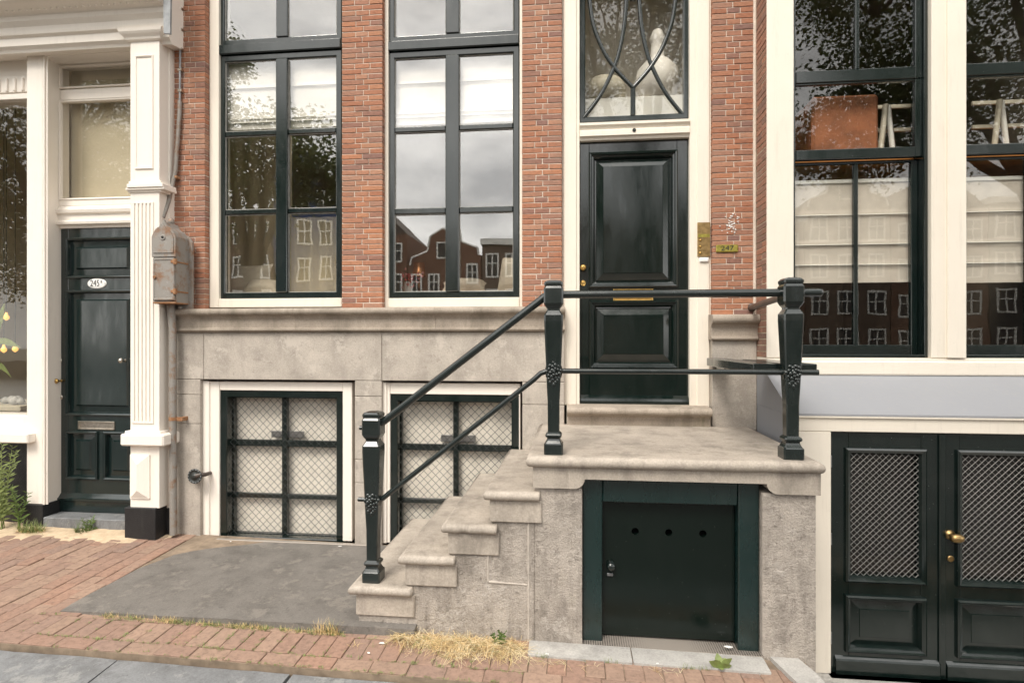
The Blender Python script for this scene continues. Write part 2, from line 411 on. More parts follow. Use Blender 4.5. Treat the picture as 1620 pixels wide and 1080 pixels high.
# ------------------------------------------------------------------ ground
def gz(x, y): return -.115 - .018 * x + .03 * (y + 1.31)
XE = X(1279, -1.3)                        # edge of the pavement beside the sunken area in front of the cellar doors
def sheet(name, mat, x0, x1, y0, y1, f, nx=2, ny=2, kind='structure', thick=.4):
    b = MB(); xs = [x0 + (x1 - x0) * i / nx for i in range(nx + 1)]; ys = [y0 + (y1 - y0) * j / ny for j in range(ny + 1)]
    vs = [(x, y, f(x, y)) for y in ys for x in xs]
    b.add(vs, [(j * (nx + 1) + i, j * (nx + 1) + i + 1, (j + 1) * (nx + 1) + i + 1, (j + 1) * (nx + 1) + i) for j in range(ny) for i in range(nx)])
    if thick:
        lo = min(v[2] for v in vs) - thick
        per = [i for i in range(nx + 1)] + [j * (nx + 1) + nx for j in range(1, ny + 1)] + [ny * (nx + 1) + i for i in range(nx - 1, -1, -1)] + [j * (nx + 1) for j in range(ny - 1, 0, -1)]
        pts = [vs[i] for i in per]; k = len(pts)
        b.add(pts + [(p[0], p[1], lo) for p in pts], [(i, (i + 1) % k, k + (i + 1) % k, k + i) for i in range(k)])
    return b.build(name, mat, None, kind)
sheet('ground', 'earth', -200, 200, -300, 200, lambda x, y: -.95, 1, 1, thick=0)
pav = sheet('pavement', 'joint_sand', -9, XE, -1.655, .0, lambda x, y: gz(x, y) - .007, 6, 2)
sheet('area_floor', 'flag_stone', XE + .002, 8, -1.9, -.6, lambda x, y: -.505, 2, 2)
sheet('road', 'road', -60, 60, -9.5, -2.13, lambda x, y: -.20 - .006 * max(-10, min(10, x)) , 12, 2, thick=.3)
sheet('canal_water', 'water', -120, 120, -36, -9.52, lambda x, y: -.9, 1, 1, thick=0)
sheet('far_quay', 'road', -120, 120, -41, -36.02, lambda x, y: .05, 1, 1, thick=1.2)

# pavers ------------------------------------------------------------
pv = []
for k in range(4):
    b = MB(); b.box(-.0982, .0982, -.0482, .0482, -.05, 0, .003)
    b.v = [(p[0] + .0025 * n3(p[0] * 9 + k * 7, p[1] * 9, 1), p[1] + .0025 * n3(p[0] * 9, p[1] * 9 + k * 5, 3), p[2] + (.002 * n3(p[0] * 14, p[1] * 14, k * 3.3))) for p in b.v]
    me = b.mesh('paving_brick'); me.materials.append(M['paver']); pv.append(me)
def paver(x, y, along_x=True, sx=1.0):
    o = place('paving_brick', random.choice(pv), (x, y, gz(x, y) + random.uniform(-.003, .004)), pav,
              rot=((.03 if along_x else .018) + random.gauss(0, .006), (.018 if along_x else -.03) + random.gauss(0, .006), (0 if along_x else math.pi / 2) + random.gauss(0, .010)), scale=(sx, 1, 1))
XS = -3.13                                 # left edge of the big slab
YK = -1.655
x = -4.25
while x < XE - .02:                         # stretcher course at the kerb
    w = .2 if x + .2 < XE else XE - x - .004
    paver(x + w / 2, YK + .052, True, w / .2); x += w
x = -4.25; k = 0
while x < XE - .06:                         # upright course
    y0 = YK + .203
    if x > X(835, -1.4) and k % 2: paver(x + .05, y0 - .05, True, .5); paver(x + .05, y0 + .05, True, .5)
    else: paver(x + .05, y0, False)
    x += .1005; k += 1
x = XS - .05
while x < X(835, -1.35) - .1:               # stretcher course along the slab
    if x > -1.3 or x < 9: paver(x + .1, YK + .352 - .0, True)
    x += .2
i = 0; x = XS - .055
while x > -5.7:                             # field on the left, long joints run to the wall
    y = YK + .305 - (.1 if i % 2 else 0) + random.uniform(-.02, .02)
    while y < -.02:
        xv = X(-95, y)
        if x > xv: paver(x, y + .1, False)
        y += .2005
    x -= .1004; i += 1

# kerb -------------------------------------------------------------
kerb = sheet('kerb', 'joint_sand', -9, 8, -2.12, YK - .004, lambda x, y: gz(x, y) - .10, 2, 1)
x = -6.2
for w in (1.3, 1.42, 1.05, .98, 1.25, 1.1, 1.2):
    b = MB(); nx, ny = 10, 5
    x1 = x + w - .012; ya, yb = -2.11, YK - .012
    top = lambda u, v: gz(u, v) - .036 + .006 * n3(u * 2.5, v * 3, 4)
    vs = []; us = [x + (x1 - x) * i / nx for i in range(nx + 1)]; vv = [ya + (yb - ya) * j / ny for j in range(ny + 1)]
    for v in vv:
        for u in us: vs.append((u + .012 * n3(u, v * 6, x) * (u in (us[0], us[-1])) + (v - ya) * .35 * 0, v + .006 * n3(u * 6, v, 2), top(u, v)))
    b.add(vs, [(j * (nx + 1) + i, j * (nx + 1) + i + 1, (j + 1) * (nx + 1) + i + 1, (j + 1) * (nx + 1) + i) for j in range(ny) for i in range(nx)], True)
    per = [i for i in range(nx + 1)] + [j * (nx + 1) + nx for j in range(1, ny + 1)] + [ny * (nx + 1) + i for i in range(nx - 1, -1, -1)] + [j * (nx + 1) for j in range(ny - 1, 0, -1)]
    pts = [vs[q] for q in per]; kk = len(pts)
    b.add(pts + [(p[0], p[1], p[2] - .12) for p in pts], [(q, (q + 1) % kk, kk + (q + 1) % kk, kk + q) for q in range(kk)])
    b.build('kerb_slab', 'kerb_stone', kerb); x += w

# big bluestone slab before the cellar windows ----------------------
def slab():
    b = MB(); nx, ny = 26, 16; x0, x1, y0, y1 = XS, -.9, -1.315, -.05
    vs = []
    for j in range(ny + 1):
        for i in range(nx + 1):
            u = x0 + (x1 - x0) * i / nx; v = y0 + (y1 - y0) * j / ny
            e = .012 * (j == 0) + .008 * (i == 0)
            vs.append((u + .006 * n3(v * 5, 1, 2) * (i == 0), v + .008 * n3(u * 5, 3, 1) * (j == 0), -.04 + .003 * n3(u * 2, v * 2, 5) - e * .7))
    b.add(vs, [(j * (nx + 1) + i, j * (nx + 1) + i + 1, (j + 1) * (nx + 1) + i + 1, (j + 1) * (nx + 1) + i) for j in range(ny) for i in range(nx)], True)
    per = [i for i in range(nx + 1)] + [j * (nx + 1) + nx for j in range(1, ny + 1)] + [ny * (nx + 1) + i for i in range(nx - 1, -1, -1)] + [j * (nx + 1) for j in range(ny - 1, 0, -1)]
    pts = [vs[q] for q in per]; kk = len(pts)
    b.add(pts + [(p[0] + .004, p[1] - .004 + .012 * n3(p[0] * 7, p[1] * 7, 8), p[2] - .16) for p in pts], [(q, (q + 1) % kk, kk + (q + 1) % kk, kk + q) for q in range(kk)])
    return b.build('stone_slab', 'slab_stone', None, 'structure')
slab()
bx('drain_strip', 'grate', None, X(345, -.05), X(600, -.05), -.085, -.052, -.06, -.031)
tag(bpy.data.objects['drain_strip'], 'narrow perforated drain strip below the left cellar window', 'drain strip')

# flat flagstones before the hatch
fx = [X(835, -1.35), X(1000, -1.35), X(1216, -1.35)]
for i in range(2):
    b = MB().box(fx[i] + .003, fx[i + 1] - .003, -1.408, -1.262, -.25, 0, .006)
    b.v = [(p[0], p[1], (gz(p[0], p[1]) + .008 if p[2] > -.1 else p[2])) for p in b.v]; b.build('flagstone', 'flag_stone', pav)
b = MB().prism_z([(X(1222, -1.3), -1.262), (X(1262, -1.26), -1.262), (XE + .0, -1.40), (XE + .01, -1.50), (X(1262, -1.5), -1.50)], -.2, -.118); b.build('flagstone', 'flag_stone', pav)

# sand swept against the left house
def sand():
    b = MB(); nx, ny = 44, 14; vs = []
    x0, x1 = -5.3, X(285, 0) + .0
    for j in range(ny + 1):
        for i in range(nx + 1):
            u = x0 + (x1 - x0) * i / nx; t = j / ny; v = -.02 - .52 * t
            h = .022 * (1 - t) ** 1.2 + .016 * n3(u * 3.2, v * 4, 2) + .006 * n3(u * 14, v * 14, 6) - .014 * t - .016 * max(0, (u + 3.75)) * 2
            vs.append((u, v, gz(u, v) + h - .002))
    b.add(vs, [(j * (nx + 1) + i, j * (nx + 1) + i + 1, (j + 1) * (nx + 1) + i + 1, (j + 1) * (nx + 1) + i) for j in range(ny) for i in range(nx)], True)
    o = b.build('sand', 'sand', None, 'stuff'); tag(o, 'pale sand swept against the foot of the white shopfront', 'sand')
sand()

# ------------------------------------------------------------------ brick house with the stoop
TOPZ = 4.95
house = thing('brick_house', (-.8, .3, 0), 'red brick canal house with tall green sash windows and dark panelled front door', 'house')
PH = .0435
def brick_mesh(w, d, seed, matn):
    b = MB().box(-w / 2, w / 2, 0, d, 0, PH - .0064, .0022)
    b.v = [(p[0] + .0016 * n3(p[0] * 30, p[1] * 30 + seed, p[2] * 60), p[1] + .0022 * n3(p[0] * 25 + seed, p[2] * 50, 1), p[2] + .0014 * n3(p[0] * 22, seed, p[2] * 40)) for p in b.v]
    me = b.mesh('brick'); me.materials.append(M[matn]); return me
WALLZ0 = Z(560, 487, -.02)
loose = []                                        # (z, builder) of every brick of this house
def pier(p0, p1, zb):
    x0, x1 = X(p0, 0), X(p1, 0)
    wall = MB().box(x0 + .005, x1 - .005, .005, .32, zb - .05, TOPZ).build('wall', 'mortar', house)
    W = x1 - x0; n2 = 2; n3_ = 3; zc = zb + .002; row = 0
    while zc < TOPZ - PH:
        n = n2 if row % 2 == 0 else n3_
        cuts = [i / n for i in range(n + 1)]
        for q in range(1, n): cuts[q] += random.uniform(-.03, .03)
        for q in range(n):
            a0 = x0 + W * cuts[q] + .003; a1 = x0 + W * cuts[q + 1] - .003
            loose.append((zc, a0 + (0 if q else -.003), a1 + (0 if q < n - 1 else .003), wall))
        zc += PH; row += 1
pier(275, 324, WALLZ0); pier(541, 605, WALLZ0); pier(826, 889, WALLZ0); pier(1127, 1195, Z(1160, 498, 0))
loose.sort(key=lambda t: t[0])
bm_var = [brick_mesh(.1, .09, k * 3.7, 'brick') for k in range(5)]
for zc, a0, a1, wall in loose[:300]:
    place('brick', random.choice(bm_var), ((a0 + a1) / 2, random.uniform(-.0015, .002), zc + random.uniform(-.0012, .0012)), wall,
          rot=(0, random.gauss(0, .004), random.gauss(0, .004)), scale=((a1 - a0) / .1, 1, 1))
rest = MB()
for zc, a0, a1, wall in loose[300:]:
    dy = random.uniform(-.0015, .002); rest.box(a0, a1, dy, .09, zc + random.uniform(-.001, .001), zc + PH - .0064, .0022, rnd=random.random())
rest.build('brickwork', 'brick', house, 'stuff')
bx('unseen_upper_wall', 'far_brick', house, X(276, 0), X(1194, 0), .02, .4, TOPZ + .002, 11.5)  # out of view, added to stop sky light coming from behind the house
# rooms behind the windows
def room(parent, x0, x1, y0, y1, z0, z1, wall='room_beige', floor='room_floor'):
    b = MB(); b.add([(x0, y0, z0), (x0, y1, z0), (x1, y1, z0), (x1, y0, z0), (x0, y0, z1), (x0, y1, z1), (x1, y1, z1), (x1, y0, z1)],
                    [(0, 1, 5, 4), (1, 2, 6, 5), (2, 3, 7, 6), (4, 5, 6, 7)]); b.build('room_wall', wall, parent)
    MB().box(x0, x1, y0, y1, z0 - .06, z0 - .002).build('room_floor', floor, parent)
room(house, X(276, .3), X(895, .3), .325, 4.2, 1.72, 5.0)
room(house, X(898, .3), X(1194, .3), .325, .95, .95, 5.0, 'cream_paint')  # hall made shallow and cream to brighten the view through the fanlight
room(house, X(276, .3), X(895, .3), .40, 1.4, -.25, 1.6, 'room_beige')

def panes_window(p0, p1, q1, cols, mull, rows, transom, upper, pm, gmat):
    Y0 = .055                                             # casing plane
    zb, zt = Z(pm, q1[1], Y0), TOPZ - .03
    w = MB()
    xo0, xo1 = X(p0, Y0), X(p1, Y0)
    xi0, xi1 = X(q1[2], Y0), X(q1[3], Y0)
    zi = Z(pm, q1[0], Y0)
    w.box(xo0, xi0, Y0, .22, zb, zt, .004); w.box(xi1, xo1, Y0, .22, zb, zt, .004)
    w.box(xi0 + .001, xi1 - .001, Y0 - .004, .22, zb, zi, .004)
    w.box(xi0 + .001, xi1 - .001, Y0 + .002, .22, zt - .05, zt, .004)
    win = w.build('window', 'cream_paint', house)
    Ys = .085
    f = MB(); a0, a1 = X(q1[2], Ys), X(q1[3], Ys)
    za, zt1 = Z(pm, q1[0], Ys) + .001, Z(pm, transom[1], Ys)
    # lower casement frame
    f.ring(a0 + .003, a1 - .003, za, zt1, .05, Ys, Ys + .05, .006)
    f.build('sash_frame', 'green_paint', win)
    f = MB(); zu = Z(pm, transom[0], Ys)
    f.box(a0 + .001, a1 - .001, Ys - .026, Ys + .05, zt1 + .002, zu, .008); f.build('transom_bar', 'green_paint', win)
    f = MB(); f.ring(a0 + .003, a1 - .003, zu + .002, zt - .052, .045, Ys, Ys + .05, .006); f.build('sash_frame', 'green_paint', win)
    m0, m1 = X(mull[0], Ys), X(mull[1], Ys)
    bx('mullion', 'green_paint', win, m0, m1, Ys - .012, Ys + .05, za + .051, zt1 - .051, .006)
    bx('mullion', 'green_paint', win, m0, m1, Ys - .006, Ys + .05, zu + .048, zt - .099, .006)
    zr = []
    for r0, r1 in rows:                                    # glazing bar rows (between panes)
        b0, b1 = Z(pm, r1, Ys), Z(pm, r0, Ys); zr.append((b0, b1))
        for c0, c1 in ((a0 + .054, m0 - .001), (m1 + .001, a1 - .054)):
            bx('glazing_bar', 'green_paint', win, c0, c1, Ys + .004, Ys + .04, b0, b1, .007)
    Yg = Ys + .026
    zs = [za + .05] + [v for b0, b1 in reversed(zr) for v in (b0, b1)] + [zt1 - .05]
    spans = [(zs[i], zs[i + 1]) for i in range(0, len(zs), 2)]
    for s0, s1 in spans + [(zu + .047, zt - .097)]:
        for c0, c1 in ((a0 + .052, m0), (m1, a1 - .052)):
            o = MB().box(c0, c1, -.002, .002, s0, s1).build('pane', gmat, win)
            MB().ring(c0 - .001, c1 + .001, s0 - .001, s1 + .001, .0065, Yg - .012, Yg - .003, .002).build('putty_line', 'putty', win)
            o.location.y += Yg
            o.rotation_euler = (random.gauss(0, .006), 0, random.gauss(0, .008))
    return win
panes_window(331, 546, (472, 486, 346, 541), None, (437, 455), [(205, 213), (330, 338)], (68, 84), None, 440, 'glass_old')
panes_window(608, 827, (471, 486, 614, 822), None, (705, 726), [(198, 206), (328, 337)], (62, 78), None, 715, 'glass')

# stone basement of the house ---------------------------------------
YB = -.03
xa, xb = X(279, YB), X(893, YB)
base = MB()
z_top = Z(580, 525, YB)
ow = [(X(317, YB), X(561, YB), Z(440, 601, YB)), (X(604, YB), X(826, YB), Z(715, 603, YB))]
def ashlar(x0, x1, z0, z1, y=YB):
    o = MB(); o.box(x0 + .0015, x1 - .0015, y, y + .30, z0 + .0015, z1 - .0015, .004)
    return o.build('stone_block', 'wall_stone', bwall)
bwall = MB().box(xa + .01, xb - .01, .10, .30, ow[0][2] + .01, z_top - .01).build('basement_wall', 'mortar', house)
zo = ow[0][2]
ashlar(xa, X(322, YB) , zo, z_top); ashlar(X(322, YB), X(604, YB), zo, z_top - .0); ashlar(X(604, YB), xb, zo, z_top)
# piers between the cellar windows
def col(x0, x1, cuts):
    zs = [-.06] + cuts + [zo]
    for i in range(len(zs) - 1): ashlar(x0, x1, zs[i], zs[i + 1], YB + random.uniform(-.001, .001))
col(xa, ow[0][0], [Z(297, 670, YB), Z(297, 624, YB)])
col(ow[0][1], ow[1][0], [Z(582, 764, YB), Z(582, 727, YB), Z(582, 627, YB)])
col(ow[1][1], xb - .0, [Z(850, 640, YB)])
# string course: torus, fascia, fillet
def course(x0, x1, pm, zt, drop=0):
    def zz(q): return Z(pm, q, YB) - drop
    prof = [(.10, zt + .0), (-.075, zt - .003)]
    rt = (zt - zz(498)) / 2; zc = zt - rt
    for k in range(1, 8): prof.append((-.078 - rt * .9 * math.sin(math.pi * k / 8), zc + rt * math.cos(math.pi * k / 8)))
    prof += [(-.072, zz(499)), (-.058, zz(502)), (-.050, zz(505)), (-.050, zz(518)), (-.064, zz(519)), (-.066, zz(522)), (-.048, zz(525)), (-.04, z_top + .002 - drop), (.10, z_top + .002 - drop)]
    return MB().prism_x(prof, x0, x1, False).build('string_course', 'sill_stone', house)
zst = Z(560, 487, YB)
cuts = [xa - .01, X(470, YB), X(690, YB), xb + .005]
for i in range(3): course(cuts[i] + .001, cuts[i + 1] - .001, 560, zst)
# stone pier under the right-hand brick pier
xp0, xp1 = X(1127, -.03), X(1196, .0) - .003
course(xp0 - .015, xp1 + .0, 1160, Z(1160, 497, YB), -(Z(1160, 497, YB) - zst))
bx('stone_block', 'wall_stone', bwall, xp0, xp1, -.03, .3, .90, z_top + (Z(1160, 497, YB) - zst), .004)

# cellar windows -----------------------------------------------------
def cellar(p0, p1, q0, q1, g0, g1, gq0, mx, rails, pm, xlim=None):
    Yc = .02
    x0, x1, z1 = X(p0, Yc), X(p1, Yc), Z(pm, q0, Yc)
    z0 = -.045
    w = MB(); gx0, gx1, gz1 = X(g0, Yc), X(g1, Yc), Z(pm, gq0, Yc)
    for a_, b_ in ((x0, gx0), (gx1, x1)): w.box(a_, b_, Yc, .3, z0, z1, .004)
    w.box(gx0 + .001, gx1 - .001, Yc + .003, .3, gz1, z1, .004)
    w.box(x0 - .02, x0 + (gx0 - x0) * .42, Yc - .015, .3, z0, z1 + .004, .004)
    win = w.build('cellar_window', 'white_paint', house)
    f = MB(); fw = .058; Yf = Yc + .012
    f.inset(gx0 + .002, gx1 - .002, z0 + .004 - .06, gz1 - .002, [(0, Yf + .08), (0, Yf + .004), (.004, Yf), (fw - .006, Yf), (fw, Yf + .006), (fw, Yf + .08)], cap=False)
    f.build('sash_frame', 'green_paint', win)
    ix0, ix1, iz0, iz1 = gx0 + fw, gx1 - fw, z0 + .006, gz1 - fw
    Yi = Yf + .085
    m0, m1 = X(mx[0], Yi), X(mx[1], Yi)
    # inner sash behind the wire
    s = MB(); s.ring(ix0 - .05, ix1 + .05, iz0 - .06, iz1 + .05, .062, Yi, Yi + .04); s.build('inner_sash', 'green_paint', win)
    bx('mullion', 'green_paint', win, m0, m1, Yi - .004, Yi + .04, iz0, iz1 - .012, .004)
    zs = [iz0]
    for r0, r1 in rails:
        b0, b1 = Z(pm, r1, Yi), Z(pm, r0, Yi); zs = [zs[0]] + [b0, b1] + zs[1:]
        for c0, c1 in ((ix0 + .01, m0 - .001), (m1 + .001, ix1 - .01)): bx('glazing_bar', 'green_paint', win, c0, c1, Yi, Yi + .035, b0, b1, .004)
    zs.append(iz1)
    for i in range(0, len(zs), 2):
        for c0, c1 in ((ix0 + .008, m0), (m1, ix1 - .008)): MB().box(c0, c1, Yi + .018, Yi + .022, zs[i], zs[i + 1]).build('pane', 'glass_clear', win)
    # diamond wire in front
    g = MB(); sp = .0655; Yw = Yf + .045; n = 0
    W, H = ix1 - ix0, iz1 - iz0
    for sgn in (1, -1):
        k = -H
        while k < W + H:
            # line x = ix0 + k + t, z = iz0 + t (sgn 1) or z = iz1 - t
            t0 = max(0, -k); t1 = min(H, W - k)
            if t1 > t0 + .01:
                pts = []; m = max(2, int((t1 - t0) / .0163))
                for q in range(m + 1):
                    t = t0 + (t1 - t0) * q / m
                    pts.append((ix0 + k + t, Yw + .0017 * sgn * (1 if q % 2 else -1), (iz0 + t) if sgn > 0 else (iz1 - t)))
                g.tube(pts, .0019, 5, False)
            k += sp
    g.build('wire_grille', 'wire_dark', win)
    # vent flap behind the glass
    bx('vent', 'steel', win, m0 - .11, m1 + .14, Yi + .024, Yi + .034, zs[-2] + .02, zs[-2] + .075, .003)
    # white curtain behind
    c = MB(); nx = 60; vs = []
    for i in range(nx + 1):
        u = gx0 + (gx1 - gx0) * i / nx; y = Yi + .062 + .005 * math.sin(u * 31) + .005 * n3(u * 6, 1, 1)
        vs += [(u, y, z0 - .1), (u, y + .005, gz1)]
    c.add(vs, [(2 * i, 2 * i + 2, 2 * i + 3, 2 * i + 1) for i in range(nx)], True)
    o = c.build('curtain', 'curtain', None)
    return o
tag(cellar(322, 557, 604, 852, 347, 542, 618, (446, 454), [(696, 706), (781, 788)], 440), 'plain white curtain behind the left cellar window', 'curtain', 'cellar curtains')
tag(cellar(609, 823, 606, 852, 617, 821, 624, (717, 725), [(703, 713), (790, 797)], 715), 'white curtain behind the cellar window by the stoop steps', 'curtain', 'cellar curtains')

# front door ----------------------------------------------------------
YD = .05
fr = MB(); pm = 1004
zth = Z(pm, 642, YD)
for p0, p1 in ((889, 917), (1091, 1127)):
    fr.box(X(p0, YD), X(p1, YD), YD, .30, zth, TOPZ - .02, .004)
i0 = X(1096, YD); fr.box(i0 + .03, X(1122, YD), YD - .012, YD + .1, zth + .001, TOPZ - .025, .004)
fr.box(X(892, YD), X(912, YD), YD - .012, YD + .1, zth + .001, TOPZ - .025, .004)
dframe = fr.build('door_frame', 'cream_paint', house)
zl0, zl1 = Z(pm, 219, YD), Z(pm, 193, YD)
lx0, lx1 = X(917, YD) + .001, X(1091, YD) - .001
pr = [(.28, zl0), (YD + .012, zl0), (YD + .008, zl0 + .02), (YD - .012, zl0 + .028), (YD - .012, zl1 - .06), (YD + .0, zl1 - .05), (YD - .006, zl1 - .035), (YD - .022, zl1 - .02), (YD - .022, zl1), (.28, zl1)]
MB().prism_x(pr, lx0, lx1).build('door_lintel', 'cream_paint', dframe)
MB().lathe([(.014, 0), (.014, .006), (.007, .007), (.007, .012)], (X(1003, YD), YD - .012, (zl0 + zl1) / 2 - .005), 'y', 14).build('lintel_eye', 'iron_paint', dframe)
# fanlight with interlaced tracery
YF = YD + .045
fx0, fx1, fz0, fz1 = X(917, YF), X(1091, YF), Z(pm, 191, YF), TOPZ - .03
fan = MB().ring(fx0, fx1, fz0, fz1, .045, YF, YF + .05, .006).build('fanlight', 'green_paint', house)
def cpx(pts):
    out = []
    for a_, b_ in pts: out.append((X(a_ / 2.347 + 860, YF), YF + .008, Z(pm, b_ / 2.347, YF)))
    res = []
    for i in range(len(out) - 1):                          # Catmull-Rom
        p0 = Vector(out[max(i - 1, 0)]); p1 = Vector(out[i]); p2 = Vector(out[i + 1]); p3 = Vector(out[min(i + 2, len(out) - 1)])
        for k in range(6):
            t = k / 6; res.append(.5 * ((2 * p1) + (-p0 + p2) * t + (2 * p0 - 5 * p1 + 4 * p2 - p3) * t * t + (-p0 + 3 * p1 - 3 * p2 + p3) * t ** 3))
    return res + [Vector(out[-1])]
mir = lambda pts: [(664 - a_, b_) for a_, b_ in pts]
cA = [(168, -200), (166, -90), (172, 0), (187, 90), (222, 180), (262, 245), (298, 288), (332, 324)]
cB = [(310, -200), (313, -90), (308, 0), (300, 90), (284, 175), (262, 245), (212, 345), (148, 430)]
for k, c_ in enumerate((cA, cB, mir(cA), mir(cB))):
    pts = cpx(c_); pts = [p + Vector((0, .0018 * k, 0)) for p in pts]
    MB().tube(pts, .0165, 8).build('tracery_bar', 'green_paint', fan)
vx = X(1001.5, YF); bx('tracery_bar', 'green_paint', fan, vx - .019, vx + .019, YF - .002, YF + .028, fz0 + .045, Z(pm, 138, YF), .006)
bx('tracery_bar', 'green_paint', fan, vx - .024, vx + .024, YF - .003, YF + .028, Z(pm, 0, YF), fz1 - .05, .006)
o = MB().box(fx0 + .043, fx1 - .043, YF + .034, YF + .038, fz0 + .043, fz1 - .043).build('pane', 'glass_dark', fan)
# the leaf
YL = YD + .055
dx0, dx1, dz0, dz1 = X(917, YL) + .004, X(1091, YL) - .004, Z(pm, 640, YL), Z(pm, 221, YL)
def prect(p0, p1, q0, q1, Y): return rect(p0, p1, q0, q1, Y, pm)
up = prect(932, 1071, 241, 454, YL); lp = prect(933, 1072, 476, 582, YL)
dl = MB()
st = lambda a_, b_, c_, d_: dl.box(a_, b_, YL, YL + .05, c_, d_, .0025)
st(dx0, up[0], dz0, dz1); st(up[1], dx1, dz0, dz1)
st(up[0] + .0005, up[1] - .0005, up[3], dz1 - .0005); st(up[0] + .0005, up[1] - .0005, lp[3], up[2]); st(up[0] + .0005, up[1] - .0005, dz0 + .0005, lp[2])
door = dl.build('front_door', 'door_green', house)
for r_, big in ((up, 1), (lp, 0)):
    x0, x1, z0, z1 = r_
    m = MB(); m.inset(x0, x1, z0, z1, [(-.004, YL + .02), (-.004, YL - .016), (.006, YL - .026), (.016, YL - .024), (.022, YL - .010), (.034, YL - .008), (.042, YL + .004), (.046, YL + .024)], cap=False)
    m.build('panel_moulding', 'door_green', door)
    m = MB(); m.inset(x0 + .044, x1 - .044, z0 + .044, z1 - .044, [(0, YL + .022), (.012, YL + .020), (.014, YL + .016), (.066, YL - .006), (.069, YL - .010)], cap=True)
    m.build('raised_panel', 'door_green', door)
wbx = [(YL - .0, dz0 + .075), (YL - .028, dz0 + .05), (YL - .034, dz0 + .03), (YL - .034, dz0 + .005), (YL, dz0 + .004)]
MB().prism_x(wbx, dx0 + .003, dx1 - .003).build('weather_bar', 'door_green', door)
xk = X(922.5, YL)
MB().lathe([(.016, 0), (.018, .004), (.012, .008), (.010, .022), (.020, .030), (.025, .042), (.022, .054), (.010, .060)], (xk, YL, Z(pm, 423, YL)), 'y', 18).build('door_knob', 'brass', door)
MB().lathe([(.023, 0), (.023, .003), (.019, .005), (.018, .004), (.010, .005), (.010, .008)], (xk, YL, Z(pm, 447, YL)), 'y', 18).build('lock_rosette', 'brass', door)
ms = prect(970, 1033, 463, 477, YL)
m = MB(); m.inset(ms[0], ms[1], ms[2] + .0, ms[3] + .03, [(0, YL), (0, YL - .006), (.004, YL - .008), (.016, YL - .007), (.018, YL - .003)], True); m.build('letter_plate', 'brass', door)
# bell plate and number plate
bp = rect(1103, 1123.5, 352, 406, YD - .012, 1113)
bell = MB().box(bp[0], bp[1], YD - .020, YD - .010, bp[2], bp[3], .002).build('bell_plate', 'old_brass', dframe)
for q in (380, 390, 400):
    zz = Z(1113, q, YD - .02)
    MB().lathe([(.009, 0), (.009, .003), (.006, .007), (.002, .008)], (bp[0] + .022, YD - .020, zz), 'y', 12).build('bell_button', 'brass', dframe)
    bx('name_slot', 'old_brass', dframe, bp[0] + .006, bp[1] - .006, YD - .0215, YD - .0195, zz + .016, zz + .018, 0)
bx('bell_label', 'plate_brass', dframe, bp[0] + .006, bp[1] - .006, YD - .0222, YD - .0195, Z(1113, 376, YD), Z(1113, 371, YD), .0005)
s = rect(1106, 1121, 408, 415, YD - .012, 1113)
MB().box(s[0], s[1], YD - .028, YD - .010, s[2], s[3], .008).build('door_chime', 'enamel', dframe)
np_ = rect(1133, 1168, 387, 399, -.01, 1150)
npl = MB().box(np_[0], np_[1], -.014, .001, np_[2], np_[3], .006).build('number_plate', 'plate_brass', house)
text('number_lettering', '247', 'ink', npl, ((np_[0] + np_[1]) / 2, -.0143, (np_[2] + np_[3]) / 2), .052, 1.25, .0008)
# scraped lime patch on the bricks
b = MB()
for k in range(46):
    u = random.gauss(1156, 7.0) ; v = 342 + (u - 1140) * -.1 + random.gauss(12, 8)
    cx_, cz_ = X(u, 0), Z(1156, v, 0); r_ = random.uniform(.002, .007)
    pts = []
    for q in range(7): a_ = q * 6.283 / 7; pts.append((cx_ + r_ * 1.3 * math.cos(a_) * random.uniform(.5, 1.3), cz_ + r_ * .8 * math.sin(a_) * random.uniform(.5, 1.3)))
    b.prism_y(pts, -.0042 - .0002 * (k % 5), .003)
b.build('lime_residue', 'enamel', house, 'stuff')
# door sill stone
YS = -.06
zt = Z(1004, 641, .0); zlow = .948
prof = [(.30, zt + .004), (.02, zt), (-.09, zt - .006)]
for k in range(1, 8): prof.append((-.095 - .034 * math.sin(math.pi * k / 8), zt - .036 + .030 * math.cos(math.pi * k / 8)))
prof += [(-.092, zt - .068), (-.078, zt - .074), (-.066, zt - .085), (-.062, zlow), (.30, zlow)]
MB().prism_x(prof, X(897, -.12), X(1127, -.12), False).build('door_sill', 'sill_stone', house)

